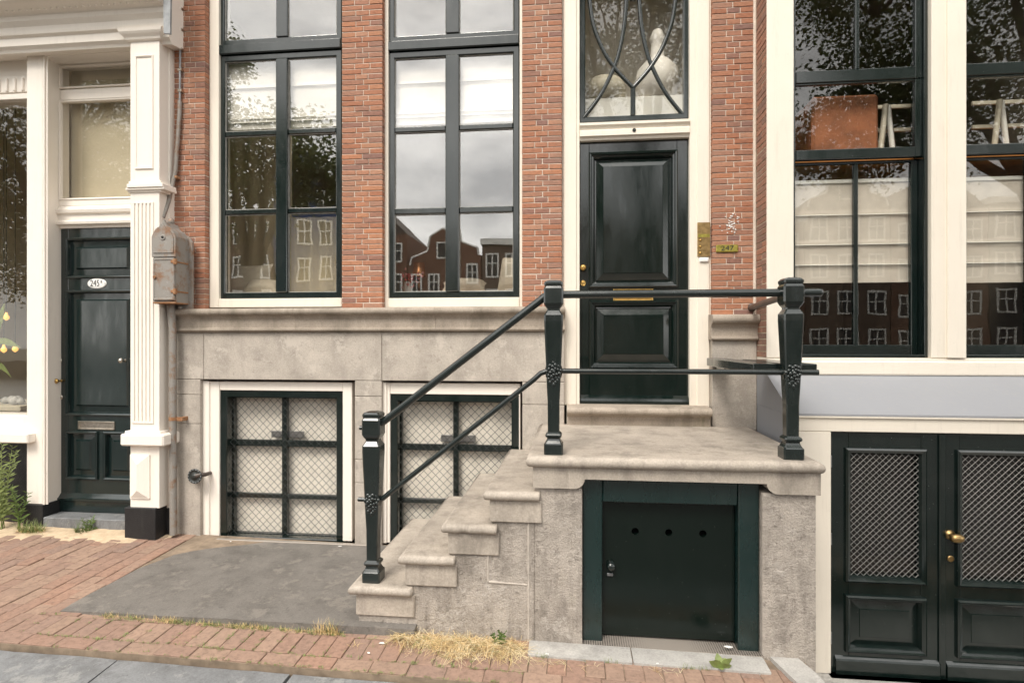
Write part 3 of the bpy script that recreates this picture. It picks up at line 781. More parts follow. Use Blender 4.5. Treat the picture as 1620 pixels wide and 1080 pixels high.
# ------------------------------------------------------------------ the stoop
stoop = thing('stone_stoop', (0, -.7, -.1), 'worn sandstone stoop with side steps and landing before the dark front door', 'stoop')
LZ = .955; YFR = -1.315; LXL, LXR = X(832, YFR), X(1306, YFR)
def rounded_slab(name, x0, x1, yf, yb, z1, th, parent, right=False, left=True, mat='step_stone', seed=0):
    # slab with a bullnose round the front, left (and right) edges: stacked inset outlines
    b = MB(); m = 9; rings = []
    for k in range(m):
        a_ = math.pi * k / (m - 1); ins = (th * .5) * (1 - math.sin(a_)) * .95; z = z1 - th / 2 + th / 2 * math.cos(a_)
        rings.append((x0 + (ins if left else 0), x1 - (ins if right else 0), yf + ins, yb, z))
    nn = 34; vs = []
    for (ax, bx_, ya, yb_, z) in rings:
        for i in range(nn + 1):
            t = i / nn; u = ax + (bx_ - ax) * t
            ch = max(0, n3(u * 9, seed * 1.7, 3) - .25) * .03
            vs.append((u, ya + .004 * n3(u * 6, seed, z) + ch, z - .004 * abs(n3(u * 4, seed + 2, 1)) - ch * .3 * (z > z1 - th / 2)))
        for i in range(nn + 1):
            t = 1 - i / nn; u = ax + (bx_ - ax) * t
            vs.append((u, yb_, z))
    P = 2 * (nn + 1)
    b.add(vs, [(k * P + i, k * P + (i + 1) % P, (k + 1) * P + (i + 1) % P, (k + 1) * P + i) for k in range(m - 1) for i in range(P)], True)
    for base_ in (0, (m - 1) * P):
        q = [(base_ + i, base_ + i + 1, base_ + P - 2 - i, base_ + P - 1 - i) for i in range(nn)]
        o = len(b.v) - len(vs)
        b.f += [tuple(j + o for j in f) for f in q]; b.s += [False] * nn; b.r += [0.0] * nn
    return b.build(name, mat, parent)
nose = [(X(550, YFR), .178), (X(629, YFR), .366), (X(697, YFR), .556), (X(764, YFR), .750)]
nx_ = [n[0] for n in nose] + [LXL]
TH = .052
def rough(b, x0, x1, z0, z1, y, amp=.0050, step=.010):
    nx = max(2, int((x1 - x0) / step)); nz = max(2, int((z1 - z0) / step)); vs = []
    for j in range(nz + 1):
        for i in range(nx + 1):
            u = x0 + (x1 - x0) * i / nx; v = z0 + (z1 - z0) * j / nz
            d = amp * (n3(u, v, 3, 34) * .5 + n3(u, v, 9, 85) * .9 + n3(u, v, 1, 6) * .7)
            if i in (0, nx) or j in (0, nz): d = abs(d) * .6 + .003
            vs.append((u, y + d, v))
    b.add(vs, [(j * (nx + 1) + i, j * (nx + 1) + i + 1, (j + 1) * (nx + 1) + i + 1, (j + 1) * (nx + 1) + i) for j in range(nz) for i in range(nx)], True)
YW = -1.262                                                # face of the rough masonry
for i, (xn, zn) in enumerate(nose):
    xe = nx_[i + 1] + .075
    rounded_slab('tread', xn, xe, YFR, -.032, zn, TH, stoop, seed=i * 5)
    b = MB(); bh = .128; zb = zn - TH - .001
    b.box(xn + .034, xe + .012, YFR + .035, -.034, zb - bh, zb, .006)
    b.v = [(p[0] + .003 * n3(p[2] * 20, p[1] * 9, i), p[1] + .003 * n3(p[0] * 9, p[2] * 20, i), p[2]) for p in b.v]
    b.build('riser_block', 'step_stone', stoop)
wallL = MB()
core = MB()
for i, (xn, zn) in enumerate(nose):
    zt = zn - TH - .131
    x0 = xn + .045; x1 = nx_[i + 1] + .045
    if zt > -.1: core.box(x0 + .02, x1 + .02, YW + .012, -.04, -.3, zt - .004); rough(wallL, x0, x1, -.28, zt, YW)
    else: core.box(x0, x1, YW + .012, -.04, -.3, zt - .004)
xw0, xw1 = X(845, YW), X(921, YW)
core.build('core', 'mortar', stoop)
rough(wallL, nx_[4] + .045, xw0, -.28, LZ - .25, YW)
wallL.build('masonry', 'rough_stone', stoop)
def joint(x0, x1, z0, z1):
    b = MB(); n = 14; vs = []
    for i in range(n + 1):
        t = i / n; cx, cz = x0 + (x1 - x0) * t, z0 + (z1 - z0) * t; h_ = .007 + .003 * n3(t * 9, x0 * 5, z0 * 5); w = (h_, 0) if abs(z1 - z0) > abs(x1 - x0) else (0, h_)
        vs += [(cx - w[0], YW + .004, cz - w[1]), (cx - w[0] * .6, YW - .004, cz - w[1] * .6), (cx + w[0] * .6, YW - .004, cz + w[1] * .6), (cx + w[0], YW + .004, cz + w[1])]
    b.add(vs, [(4 * i + k, 4 * i + k + 1, 4 * i + k + 5, 4 * i + k + 4) for i in range(n) for k in range(3)], True); b.build('mortar_joint', 'mortar_grey', stoop)
xj = X(836, YW); joint(xj, xj, -.16, LZ - .29)
joint(X(772, YW), xj - .008, Z(800, 921, YW), Z(800, 923, YW)); joint(X(772, YW), X(772, YW), Z(800, 921, YW), Z(772, 868, YW))
# landing
rounded_slab('landing_slab', LXL, LXR, YFR - .005, -.034, LZ, .062, stoop, right=True, seed=40)
# apron with shallow arch
ax0, ax1 = X(843, YFR + .03), X(1299, YFR + .03)
az1 = LZ - .064; az0 = LZ - .183
c0, c1 = X(908, YFR + .03), X(1232, YFR + .03); ar = .055
pts = [(ax0, az1), (ax0, az0), (c0, az0)]
for k in range(1, 7): a_ = k / 6 * math.pi / 2; pts.append((c0 + .06 * math.sin(a_) , az0 + ar * (1 - math.cos(a_))))
for k in range(6, 0, -1): a_ = k / 6 * math.pi / 2; pts.append((c1 - .06 * math.sin(a_), az0 + ar * (1 - math.cos(a_))))
pts += [(c1, az0), (ax1, az0), (ax1, az1)]
MB().prism_y(pts, YFR + .032, YFR + .30).build('apron_stone', 'step_stone', stoop)
# piers beside the hatch
for q0, q1, nm in ((xw0 + .003, xw1, 'left'), (X(1207, YW), X(1291, YW), 'right')):
    b = MB(); rough(b, q0, q1, -.28 if nm == 'left' else -.5, az0 - .002, YW)
    b.box(q0, q1, YW + .012, -.04, -.5, az0 - .003, .004); b.build('stone_pier', 'rough_stone', stoop)
b = MB().box(xw1 + .01, X(1207, YW) - .01, -.30, -.04, -.5, az0).build('core', 'mortar', stoop)
MB().box(ax0 + .05, ax1 - .05, YFR + .302, -.04, az1 - .03, az1 - .002).build('core', 'mortar', stoop)
# hatch
YH = -1.215
hx0, hx1 = xw1 + .004, X(1207, YW) - .004
hz1 = az0 + ar - .004; hz0 = -.135
ixl, ixr = X(953, YH), X(1168, YH)
hf = MB(); hf.box(hx0, ixl, YH, YH + .10, hz0 - .03, hz1, .005); hf.box(ixr, hx1, YH, YH + .10, hz0 - .04, hz1, .005)
izt = Z(1060, 797, YH)
hf.box(ixl + .001, ixr - .001, YH + .004, YH + .10, izt, hz1 - .002, .006)
hf.v = [(p[0] + .004 * n3(p[0] * 3, p[2] * 7, 2), p[1] + .003 * n3(p[0] * 6, p[2] * 5, 7), p[2]) for p in hf.v]
hf.build('hatch_frame', 'hatch_green', stoop)
YHD = YH + .062
# leaf with three round vent holes: plate built as a grid round the holes
hd = MB(); z0, z1 = hz0 + .035, izt - .004; zh = Z(1060, 842, YHD); rr = .0205
hxs = [X(p, YHD) for p in (1005, 1058, 1112)]
def holed(b, x0, x1, z0, z1, cx, cz, r, y):
    n = 24; vs = []
    for k in range(n):
        a_ = 2 * math.pi * k / n + math.pi / 4; ca, sa = math.cos(a_), math.sin(a_)
        vs.append((cx + r * ca, y, cz + r * sa)); 
        t = min(((x1 - cx) if ca > 0 else (cx - x0)) / max(abs(ca), 1e-6), ((z1 - cz) if sa > 0 else (cz - z0)) / max(abs(sa), 1e-6))
        vs.append((cx + t * ca, y, cz + t * sa)); vs.append((cx + r * ca, y + .03, cz + r * sa))
    b.add(vs, [(3 * k, 3 * k + 1, 3 * ((k + 1) % n) + 1, 3 * ((k + 1) % n)) for k in range(n)] + [(3 * k, 3 * ((k + 1) % n), 3 * ((k + 1) % n) + 2, 3 * k + 2) for k in range(n)])
e = .04
xs = [ixl + .004] + [v for h in hxs for v in (h - e, h + e)] + [ixr - .004]
for i in range(0, 7, 2): hd.add([(xs[i], YHD, zh - e), (xs[i + 1], YHD, zh - e), (xs[i + 1], YHD, zh + e), (xs[i], YHD, zh + e)], [(0, 1, 2, 3)])
for h in hxs: holed(hd, h - e, h + e, zh - e, zh + e, h, zh, rr, YHD)
for a_, b_ in ((z0, zh - e), (zh + e, z1)): hd.add([(xs[0], YHD, a_), (xs[-1], YHD, a_), (xs[-1], YHD, b_), (xs[0], YHD, b_)], [(0, 1, 2, 3)])
hd.loft([(xs[0], xs[-1], z0, z1, YHD), (xs[0], xs[-1], z0, z1, YHD + .03)], cap=False)
hatch = hd.build('hatch_door', 'hatch_black', stoop)
MB().box(xs[0], xs[-1], YHD + .12, YHD + .13, z0, z1).build('dark_backing', 'black', stoop)
kx = X(966, YHD); kz = Z(966, 893, YHD)
MB().lathe([(.026, 0), (.026, .012), (.02, .016), (.024, .030), (.022, .040), (.008, .044)], (kx, YHD, kz), 'y', 18).build('hatch_knob', 'iron_paint', hatch)
bx('hatch_latch', 'steel', hatch, kx - .022, kx + .014, YHD - .012, YHD - .001, kz - .062, kz - .044, .003)
g = MB(); g.add([(X(917, -1.24), -1.262, gz(.3, -1.27) + .012), (X(1213, -1.24), -1.262, gz(1.0, -1.27) + .012), (X(1213, -1.24), -1.13, hz0 + .015), (X(917, -1.24), -1.13, hz0 + .028)], [(0, 1, 2, 3)])
g.add([(X(917, -1.24), -1.262, gz(.3, -1.27) - .012), (X(1213, -1.24), -1.262, gz(1.0, -1.27) - .012), (X(1213, -1.24), -1.262, gz(1.0, -1.27) + .012), (X(917, -1.24), -1.262, gz(.3, -1.27) + .012)], [(0, 1, 2, 3)])
g.build('perforated_plate', 'grate', stoop)

# ------------------------------------------------------------------ the railing
YP = -1.205
rail = thing('iron_railing', (0, YP, LZ), 'glossy black cast iron railing with square tapering posts along the stoop', 'railing')
def sq(b, x, y, prof):                                     # square lathe: (half width, z)
    vs = []
    for h, z in prof:
        c = h * .16
        vs += [(x - h + c, y - h, z), (x + h - c, y - h, z), (x + h, y - h + c, z), (x + h, y + h - c, z), (x + h - c, y + h, z), (x - h + c, y + h, z), (x - h, y + h - c, z), (x - h, y - h + c, z)]
    m = len(prof)
    b.add(vs, [(i * 8 + k, i * 8 + (k + 1) % 8, (i + 1) * 8 + (k + 1) % 8, (i + 1) * 8 + k) for i in range(m - 1) for k in range(8)] + [tuple(range(8))[::-1], tuple(range(m * 8 - 8, m * 8))])
def post(x, z0, H=1.0):
    b = MB(); s = H / 1.0
    sq(b, x, YP, [(.054, z0), (.054, z0 + .058), (.048, z0 + .064), (.040, z0 + .078), (.037, z0 + .088), (.037, z0 + .094), (.045, z0 + .100), (.047, z0 + .110), (.043, z0 + .118), (.033, z0 + .126),
                  (.034, z0 + .30), (.039, z0 + .40), (.042, z0 + .48), (.047, z0 + .60), (.0535, z0 + .765 * s), (.0535, z0 + .800 * s), (.046, z0 + .812 * s), (.037, z0 + .826 * s), (.037, z0 + .836 * s), (.047, z0 + .85 * s),
                  (.0555, z0 + .868 * s), (.0555, z0 + .952 * s), (.051, z0 + .960 * s), (.0485, z0 + .965 * s), (.053, z0 + .974 * s), (.053, z0 + .986 * s), (.043, z0 + .997 * s), (.022, z0 + 1.003 * s)])
    p = b.build('post', 'iron_paint', rail)
    # cast leaf rosette
    r = MB(); zc = z0 + .475 * s
    def blob(cx, cy, cz, rx, rz):
        vs = []; 
        for j in range(1, 6):
            ph = math.pi * j / 6
            for k in range(8): th = 2 * math.pi * k / 8; vs.append((cx + rx * math.sin(ph) * math.cos(th), cy + rx * .8 * math.sin(ph) * math.sin(th), cz + rz * math.cos(ph)))
        vs += [(cx, cy, cz + rz), (cx, cy, cz - rz)]
        f = [(j * 8 + k, j * 8 + (k + 1) % 8, (j + 1) * 8 + (k + 1) % 8, (j + 1) * 8 + k) for j in range(4) for k in range(8)]
        f += [(40, k, (k + 1) % 8) for k in range(8)] + [(41, 32 + (k + 1) % 8, 32 + k) for k in range(8)]
        r.add(vs, f, True)
    blob(x, YP, zc, .052, .066)
    for k in range(22):
        a_ = 2.4 * k; q = math.sqrt(k / 22)
        blob(x + .043 * q * math.cos(a_), YP - .050 + .016 * q * q, zc + .056 * q * math.sin(a_), random.uniform(.008, .013), random.uniform(.009, .014))
    for k in range(5): blob(x + (.02 - .01 * k) , YP - .038, zc - .05 - .012 * (k % 3), .009, .014)
    r.build('rosette', 'iron_paint', p)
    return p
PA, PB, PC = X(591, YP), X(876, YP), X(1251, YP)
ZA = nose[0][1]
post(PA, ZA, 1.005); post(PB, LZ, .995); post(PC, LZ, .995)
zT, zM = LZ + .915, LZ + .475
zTA, zMA = ZA + .925, ZA + .477
RT, RM = .0225, .0155
def rl(pts, r): return MB().tube(pts, r, 14).build('rail', 'iron_paint', rail)
rl([(PA + .045, YP, zTA + .01), (PA + .075, YP, zTA + .03), (PB - .075, YP, zT - .03), (PB - .047, YP, zT - .006)], RT)
rl([(PB + .047, YP, zT), (PC - .047, YP, zT)], RT)
rl([(PC + .047, YP, zT), (PC + .150, YP, zT)] + [(PC + .150 + RT * math.sin(t), YP, zT) for t in (.5, 1.0, 1.5)], [RT, RT, RT * .9, RT * .6, RT * .2])
rl([(PA + .035, YP, zMA), (PA + .06, YP, zMA + .012), (PA + .10, YP, zMA + .045), (PB - .12, YP, zM - .055), (PB - .075, YP, zM - .014), (PB - .035, YP, zM)], RM)
rl([(PB + .035, YP, zM), (PC - .035, YP, zM)], RM)
rl([(PC + .038, YP, zM), (PC + .145, YP, zM)], RM)
rl([(PA - .046, YP, zTA - .02), (PA - .085, YP, zTA - .02)], .013); rl([(PA - .036, YP, zMA), (PA - .095, YP, zMA)], .013)
MB().tube([(PC, YP + .047, zT - .01), (X(1190, 0) - .01, -.02, zT - .012), (X(1190, 0), .03, zT - .012)], .0215, 14).build('wall_rail', 'brown_iron', rail)
MB().lathe([(.034, 0), (.034, .008), (.026, .012)], (X(1190, 0), -.001, zT - .012), 'y', 16).build('wall_flange', 'brown_iron', rail)
# seat board across the landing end
sb = thing('stoop_bench', (X(1240, -.6), -.6, LZ), 'narrow black painted bench board between stone pier and right railing post', 'bench')
bz = 1.6 - .125
bx('seat_board', 'iron_paint', sb, X(1193, -1.17), PC - .055, -1.155, -.036, bz - .058, bz, .004)
bx('seat_board', 'iron_paint', sb, PC + .0, PC + .16, -1.155, -.30, bz - .059, bz - .001, .004)
bx('bracket', 'iron_paint', sb, X(1193, -1.17) + .06, X(1193, -1.17) + .10, -.30, -.036, bz - .097, bz - .060, .004)

# ------------------------------------------------------------------ right-hand house with projecting cellar front
YR = -.25; pm = 1363
XR0 = X(1196, .0)
rh = thing('cream_house', (3.4, .2, -.5), 'cream house front with big green framed windows, blue-grey skirt and cellar doors', 'house')
zsill0, zsill1 = Z(pm, 593, YR), Z(pm, 566, YR)
# brick return between the two houses
ret = MB().box(XR0 + .003, XR0 + .049, YR + .013, .3, zsill1 - .06, TOPZ).build('wall', 'mortar_yellow', rh)
bv = [brick_mesh(.1, .08, 50 + k * 3, 'brick_brown') for k in range(4)]
zc = zsill1 + .003; row = 0
while zc < TOPZ - PH:
    ln = (-.008) - (YR + .016)
    cuts_ = [YR + .016, -.008] if row % 2 else [YR + .016, YR + .016 + ln * .45, -.008]
    for q in range(len(cuts_) - 1):
        y0_, y1_ = cuts_[q] + .003, cuts_[q + 1] - .003
        place('brick', random.choice(bv), (XR0 + random.uniform(-.003, .002), (y0_ + y1_) / 2, zc), ret, rot=(0, 0, -math.pi / 2), scale=((y1_ - y0_) / .1, .5, 1.02))
    zc += PH * 1.03; row += 1
MB().tube([(XR0 - .008, -.001, zsill1 - .3), (XR0 - .010, .001, 3.2), (XR0 - .007, .0, TOPZ)], .013, 6).build('mortar_seam', 'mortar', rh)
# window casing
x_a, x_b, x_c, x_d, x_e = XR0, X(1256, YR), X(1474, YR), X(1528, YR), X(1745, YR)
wc = MB()
for a_, b_ in ((x_a + .05, x_b), (x_c, x_d), (x_e, x_e + .25)): wc.box(a_, b_, YR + .001, YR + .25, zsill1, TOPZ, .004)
wc.box(x_a - .002, x_a + .06, YR, YR + .012, zsill1, TOPZ - .002, .003)
wc.box(X(1497, YR), X(1527, YR) - .002, YR - .018, YR + .1, zsill1 + .001, TOPZ - .004, .004)
casing = wc.build('window_casing', 'cream_paint', rh)
sp_ = [(YR + .25, zsill0), (YR - .012, zsill0), (YR - .016, zsill0 + .01), (YR - .016, zsill1 - .03), (YR - .006, zsill1 - .022), (YR - .006, zsill1 - .008), (YR + .02, zsill1), (YR + .25, zsill1)]
MB().prism_x(sp_, XR0 + .0, x_e + .25).build('window_sill', 'cream_paint', rh)
YS_ = YR + .045
zb1 = (Z(pm, 126, YS_), Z(pm, 107, YS_)); zb2 = (Z(pm, 249, YS_), Z(pm, 233, YS_)); zbt = (zsill1 + .001, Z(pm, 546, YS_))
def big_sash(xl, xr, mull):
    w = MB().ring(xl + .002, xr - .002, zsill1 + .001, TOPZ - .01, .022, YS_ - .006, YS_ + .16, .003).build('window', 'green_paint', rh)
    sw = .045
    def sash(z0, z1, y, bot, top, m=None, nm='sash'):
        f = MB(); f.box(xl + .024, xl + .024 + (.012 if nm == 'upper' else .02), y, y + .04, z0, z1, .003); f.box(xr - .024 - sw, xr - .024, y, y + .04, z0, z1, .004)
        f.box(xl + .0365 , xr - .0245 - sw, y - .002, y + .04, z0, z0 + bot, .005)
        if top: f.box(xl + .0365, xr - .0245 - sw, y + .001, y + .04, z1 - top, z1, .004)
        if m: f.box(X(m[0], y), X(m[1], y), y + .002, y + .036, z0 + bot, z1 - top, .004)
        f.build('sash_frame', 'green_paint', w)
        c = [(xl + .036, xr - .024 - sw)] if not m else [(xl + .036, X(m[0], y)), (X(m[1], y), xr - .024 - sw)]
        for a_, b_ in c:
            o = MB().box(a_ + .001, b_ - .001, -.002, .002, z0 + bot, z1 - top).build('pane', 'glass_dark', w)
            o.location.y += y + .02; o.rotation_euler = (random.gauss(0, .004), 0, random.gauss(0, .006))
    sash(zb1[0], TOPZ - .04, YS_ + .02, zb1[1] - zb1[0], 0.0, mull[0], 'upper')
    sash(zb2[0], zb1[0] - .002, YS_ + .022, zb2[1] - zb2[0], .012, None, 'upper')
    sash(zbt[0] + .002, zb2[0] - .002, YS_ + .072, zbt[1] - zbt[0], .018, mull[1], 'lower')
    return w
big_sash(x_b, x_c, ((1354, 1360), (1351, 1358))); big_sash(x_d, x_e, ((1626, 1632), (1624, 1631)))
room(rh, X(1197, .0) + .05, x_e + .24, YR + .26, 4.0, .9, 5.0, 'room_dark', 'room_floor')
bx('unseen_upper_wall', 'far_brick', rh, XR0, 7.0, YR + .02, .4, TOPZ + .003, 11.5)  # unseen, added to block the sky behind like the brick house's
bx('right_wall', 'far_brick', rh, x_e + .252, 7.0, YR + .02, .4, -.5, TOPZ)
# sloping blue-grey skirt over the projecting cellar front
YC = -.70; zc_ = lambda q: Z(1400, q, YC)
zk0 = zc_(655.5); xk1 = x_e + .26
sk = MB(); sp2 = [(YR + .24, zsill0 - .002), (YR - .004, zsill0 - .002), (YC - .008, zk0), (YC - .008, zk0 - .012), (YR + .24, zk0 - .012)]
sk.prism_x(sp2, XR0 - .002, xk1); sk.build('skirt', 'blue_grey_paint', rh)
bx('side_wall', 'blue_grey_paint', rh, XR0, XR0 + .10, YC + .022, .1, -.5, zk0 - .013, .002)
# front frame with doors
dxa, dxm, dxb = X(1315, YC), X(1491, YC), X(1491, YC) + (X(1491, YC) - X(1315, YC))
zd1 = zc_(684); zd0 = zc_(1071)
cf = MB()
cf.box(XR0 - .002, dxa, YC, YC + .12, -.505, zd1, .004)
cf.box(dxb, xk1, YC, YC + .12, -.505, zd1, .004)
cf.box(XR0 - .002, xk1, YC - .002, YC + .12, zd1 + .001, zk0 - .028, .004)
cfo = cf.build('cellar_front', 'cream_paint', rh)
MB().prism_x([(YC + .1, zk0 - .027), (YC - .012, zk0 - .027), (YC - .016, zk0 - .022), (YC - .016, zk0 - .014), (YC + .1, zk0 - .0135)], XR0 - .004, xk1).build('drip_strip', 'cream_paint', cfo)
MB().box(dxa - .05, dxb + .10, YC + .125, YC + .14, -.5, zd1 + .02).build('dark_backing', 'black', rh)
bx('threshold', 'flag_stone', rh, dxa - .02, dxb + .02, YC - .05, YC + .12, -.505, zd0 - .004, .006)
def cellar_door(x0, x1, flip):
    y = YC + .022; t = .05
    dz = lambda q: Z(1400, q, y)
    W = x1 - x0
    fl = lambda p: x0 + (X(p, y) - X(1315, y))
    a0, a1 = (fl(1345), fl(1460)) if not flip else (fl(1345), fl(1460))
    up_ = (a0, a1, dz(915), dz(715)); lo_ = (a0, a1, dz(1026), dz(948))
    d = MB(); s_ = lambda p, q, r, u: d.box(p, q, y, y + t, r, u, .003)
    s_(x0 + .003, a0, zd0, zd1 - .003); s_(a1, x1 - .003, zd0, zd1 - .003)
    s_(a0 + .0005, a1 - .0005, up_[3], zd1 - .0035); s_(a0 + .0005, a1 - .0005, lo_[3], up_[2]); s_(a0 + .0005, a1 - .0005, zd0 + .0005, lo_[2])
    dr = d.build('cellar_door', 'green_paint', rh)
    for r_ in (up_, lo_):
        m = MB(); m.inset(*r_, [(-.026, y - .001), (-.024, y - .018), (-.014, y - .026), (-.006, y - .020), (.004, y - .014), (.014, y + .006), (.018, y + .03)], cap=False); m.build('panel_moulding', 'green_paint', dr)
    m = MB(); m.inset(lo_[0] + .016, lo_[1] - .016, lo_[2] + .016, lo_[3] - .016, [(0, y + .02), (.05, y + .006), (.053, y + .002), (.056, y + .002)], True); m.build('raised_panel', 'green_paint', dr)
    px0, px1, pz0, pz1 = up_[0] + .014, up_[1] - .014, up_[2] + .014, up_[3] - .014
    W_, H_ = px1 - px0, pz1 - pz0; dxs = .0385
    for sg in (1, -1):
        g = MB(); k = -H_
        while k < W_:
            t0 = max(0, -k); t1 = min(H_, W_ - k)
            if t1 > t0 + .01:
                g.tube([(px0 + k + q, y + .006 - .003 * sg, (pz0 + q) if sg > 0 else (pz1 - q)) for q in (t0, t1)], .0021, 5, False)
            k += dxs
        g.build('wire_grille', 'wire_galv' if sg > 0 else 'wire_galv_shade', dr)  # crossing wires: one slant in the lit tone, the other painted in shade
    MB().box(px0 - .01, px1 + .01, y + .038, y + .042, pz0 - .01, pz1 + .01).build('pane', 'glass_clear', dr)
    bb = [(y, zd0 + .115), (y - .016, zd0 + .10), (y - .022, zd0 + .09), (y - .022, zd0 + .004), (y, zd0 + .003)]
    MB().prism_x(bb, x0 + .03, x1 - .012).build('weather_board', 'green_paint', dr)
    return dr
d1 = cellar_door(dxa, dxm - .001, False); d2 = cellar_door(dxm + .001, dxb, True)
yd = YC + .022
bx('meeting_bead', 'green_paint', d2, dxm - .012, dxm + .028, yd - .016, yd - .001, zd0 + .002, zd1 - .004, .006)
kx, kz = X(1506, YC), Z(1506, 847, YC)
MB().lathe([(.030, 0), (.030, .006), (.018, .010), (.013, .020), (.013, .040)], (kx, yd - .002, kz), 'y', 18).build('knob_rosette', 'old_brass', d2)
b = MB().lathe([(.004, -.038), (.020, -.033), (.027, -.015), (.027, .012), (.020, .032), (.004, .038)], (kx + .012, yd - .050, kz - .006), 'x', 18); b.build('door_knob', 'old_brass', d2)
MB().lathe([(.020, 0), (.020, .005), (.014, .007)], (X(1507, YC), yd - .002, Z(1507, 885, YC)), 'y', 16).build('keyhole_plate', 'old_brass', d2)
for q in (730, 853, 1010):
    zz = Z(1316, q, YC); MB().tube([(dxa + .002, yd - .006, zz - .037), (dxa + .002, yd - .006, zz + .037)], .0085, 10).build('hinge', 'steel', d1)

# ------------------------------------------------------------------ left-hand shopfront
lh = thing('white_shopfront', (-5, .2, 0), 'white painted timber shopfront with fluted pilaster and dark green panelled door', 'shopfront')
YL1, YPI = -.06, -.17
gl_ = 0.0
# entablature
e0 = X(20, YPI); xl = -7.2; xr = X(258, -.24)
zq = lambda q, Y, p=120: Z(p, q, Y)
pe = [(.25, zq(76, YL1)), (YPI + .03, zq(76, YPI)), (YPI + .02, zq(72, YPI)), (YPI - .005, zq(68, YPI)), (YPI - .005, zq(56, YPI)), (YPI - .028, zq(53, YPI)), (YPI - .032, zq(49, YPI)), (YPI - .032, zq(38, YPI - .03)), (YPI - .06, zq(35, YPI)), (YPI - .062, zq(23, YPI - .06))]
zt0 = zq(23, YPI - .06)
for k in range(1, 9):
    t = k / 8; pe.append((YPI - .066 - .13 * t + .030 * math.sin(t * 2 * math.pi), zt0 + .085 * t))
pe += [(YPI - .21, zt0 + .092), (YPI - .21, zt0 + .18), (YPI - .24, zt0 + .19), (YPI - .26, zt0 + .25), (YPI - .26, zt0 + .42), (.25, zt0 + .42)]
MB().prism_x(pe, xl, xr).build('entablature', 'white_paint', lh)
# egg ornament along the ogee
for k in range(26):
    xx = X(2 + k * 10, YPI - .1)
    MB().lathe([(.003, -.012), (.011, -.006), (.012, .004), (.004, .012)], (xx, YPI - .105, zt0 + .038), 'z', 8, .8).build('cornice_bead', 'white_paint', lh)
bx('unseen_upper_wall', 'far_brick', lh, -9.0, X(274, 0), .02, .4, zt0 + .43, 11.5)  # unseen as well, closes off the sky light above the shopfront
# lead end of the cornice
MB().prism_y([(X(256, -.3), zq(56, -.25, 262)), (X(273, -.25), zq(57, -.25, 268)), (X(276, -.25), TOPZ + .1), (X(254, -.3), TOPZ + .1)], -.28, -.262).build('lead_flashing', 'lead_sheet', lh)
# pilaster
def pil(nm, mat, p0, p1, q0, q1, yf, c=.003, pm_=228, yb=YL1 + .02):
    r_ = rect(p0, p1, q0, q1, yf, pm_); return MB().box(r_[0], r_[1], yf, yb, r_[2], r_[3], c).build(nm, mat, pl_)
r_ = rect(206, 252, 66, 803, YPI, 228)
pl_ = MB().box(r_[0], r_[1], YPI, .2, r_[2], r_[3], .003).build('pilaster', 'white_paint', lh)
prof = [(YPI - .001, 66), (YPI - .02, 64), (YPI - .026, 61), (YPI - .045, 57), (YPI - .055, 54), (YPI - .06, 50)]
lo = [(X(205, YPI) - (YPI - y), X(252, YPI) + (YPI - y), y, Z(228, q, YPI)) for y, q in prof]
b = MB(); vs = []
for x0_, x1_, y, z in lo: vs += [(x0_, y, z), (x1_, y, z), (x1_, -.03, z), (x0_, -.03, z)]
b.add(vs, [(i * 4 + k, i * 4 + (k + 1) % 4, (i + 1) * 4 + (k + 1) % 4, (i + 1) * 4 + k) for i in range(len(lo) - 1) for k in range(4)] + [(0, 1, 2, 3), tuple(range(len(vs) - 4, len(vs)))])
b.build('capital', 'white_paint', pl_)
r_ = rect(214, 243, 88, 268, YPI, 228)
b = MB(); b.inset(*r_, [(0, YPI + .001), (0, YPI - .006), (.006, YPI - .012), (.014, YPI - .008), (.016, YPI - .001), (.018, YPI - .0005)], True); b.build('sunk_panel', 'white_paint', pl_)
for p0, p1, q0, q1, d in ((200, 257, 290, 296, .035), (198, 259, 296, 300, .026), (202, 255, 300, 304, .012), (203, 254, 286, 290, .012)):
    pil('necking', 'white_paint', p0, p1, q0, q1, YPI - d)
fz0_, fz1_ = Z(228, 667, YPI), Z(228, 322, YPI); x0_ = X(210, YPI); x1_ = X(243, YPI); n = 5
wd = (x1_ - x0_) / (2 * n + 1)
for k in range(n + 1):
    bx('fillet', 'white_paint', pl_, x0_ + 2 * k * wd - .002, x0_ + (2 * k + 1) * wd + .002, YPI - .009, YPI + .0, fz0_, fz1_, .002)
bx('fillet', 'white_paint', pl_, x0_ - .002, x1_ + .002, YPI - .0088, YPI, fz1_ - .002, fz1_ + .012, .002); bx('fillet', 'white_paint', pl_, x0_ - .002, x1_ + .002, YPI - .0088, YPI, fz0_ - .012, fz0_ + .002, .002)
pil('base_cap', 'white_paint', 189, 258, 687, 706, YPI - .055, .012, yb=-.02)
pil('base_cap', 'white_paint', 197, 253, 682, 688, YPI - .02, .004)
r_ = rect(208, 237, 719, 787, YPI, 222)
b = MB(); xm = (r_[0] + r_[1]) / 2; zA, zB = r_[2] + .07, r_[3] - .07
b.add([(r_[0], YPI - .012, r_[2]), (r_[1], YPI - .012, r_[2]), (r_[1], YPI - .012, r_[3]), (r_[0], YPI - .012, r_[3]), (xm, YPI - .045, zA), (xm, YPI - .045, zB)], [(0, 1, 4), (1, 2, 5, 4), (2, 3, 5), (3, 0, 4, 5)])
b.inset(*r_, [(-.004, YPI + .001), (-.004, YPI - .012), (0, YPI - .012)], False); b.build('diamond_panel', 'white_paint', pl_)
r_ = rect(197, 246, 803, 850, YPI - .02, 222)
MB().box(r_[0], r_[1], YPI - .022, .2, -.06, r_[3], .004).build('plinth', 'black_stone', pl_)
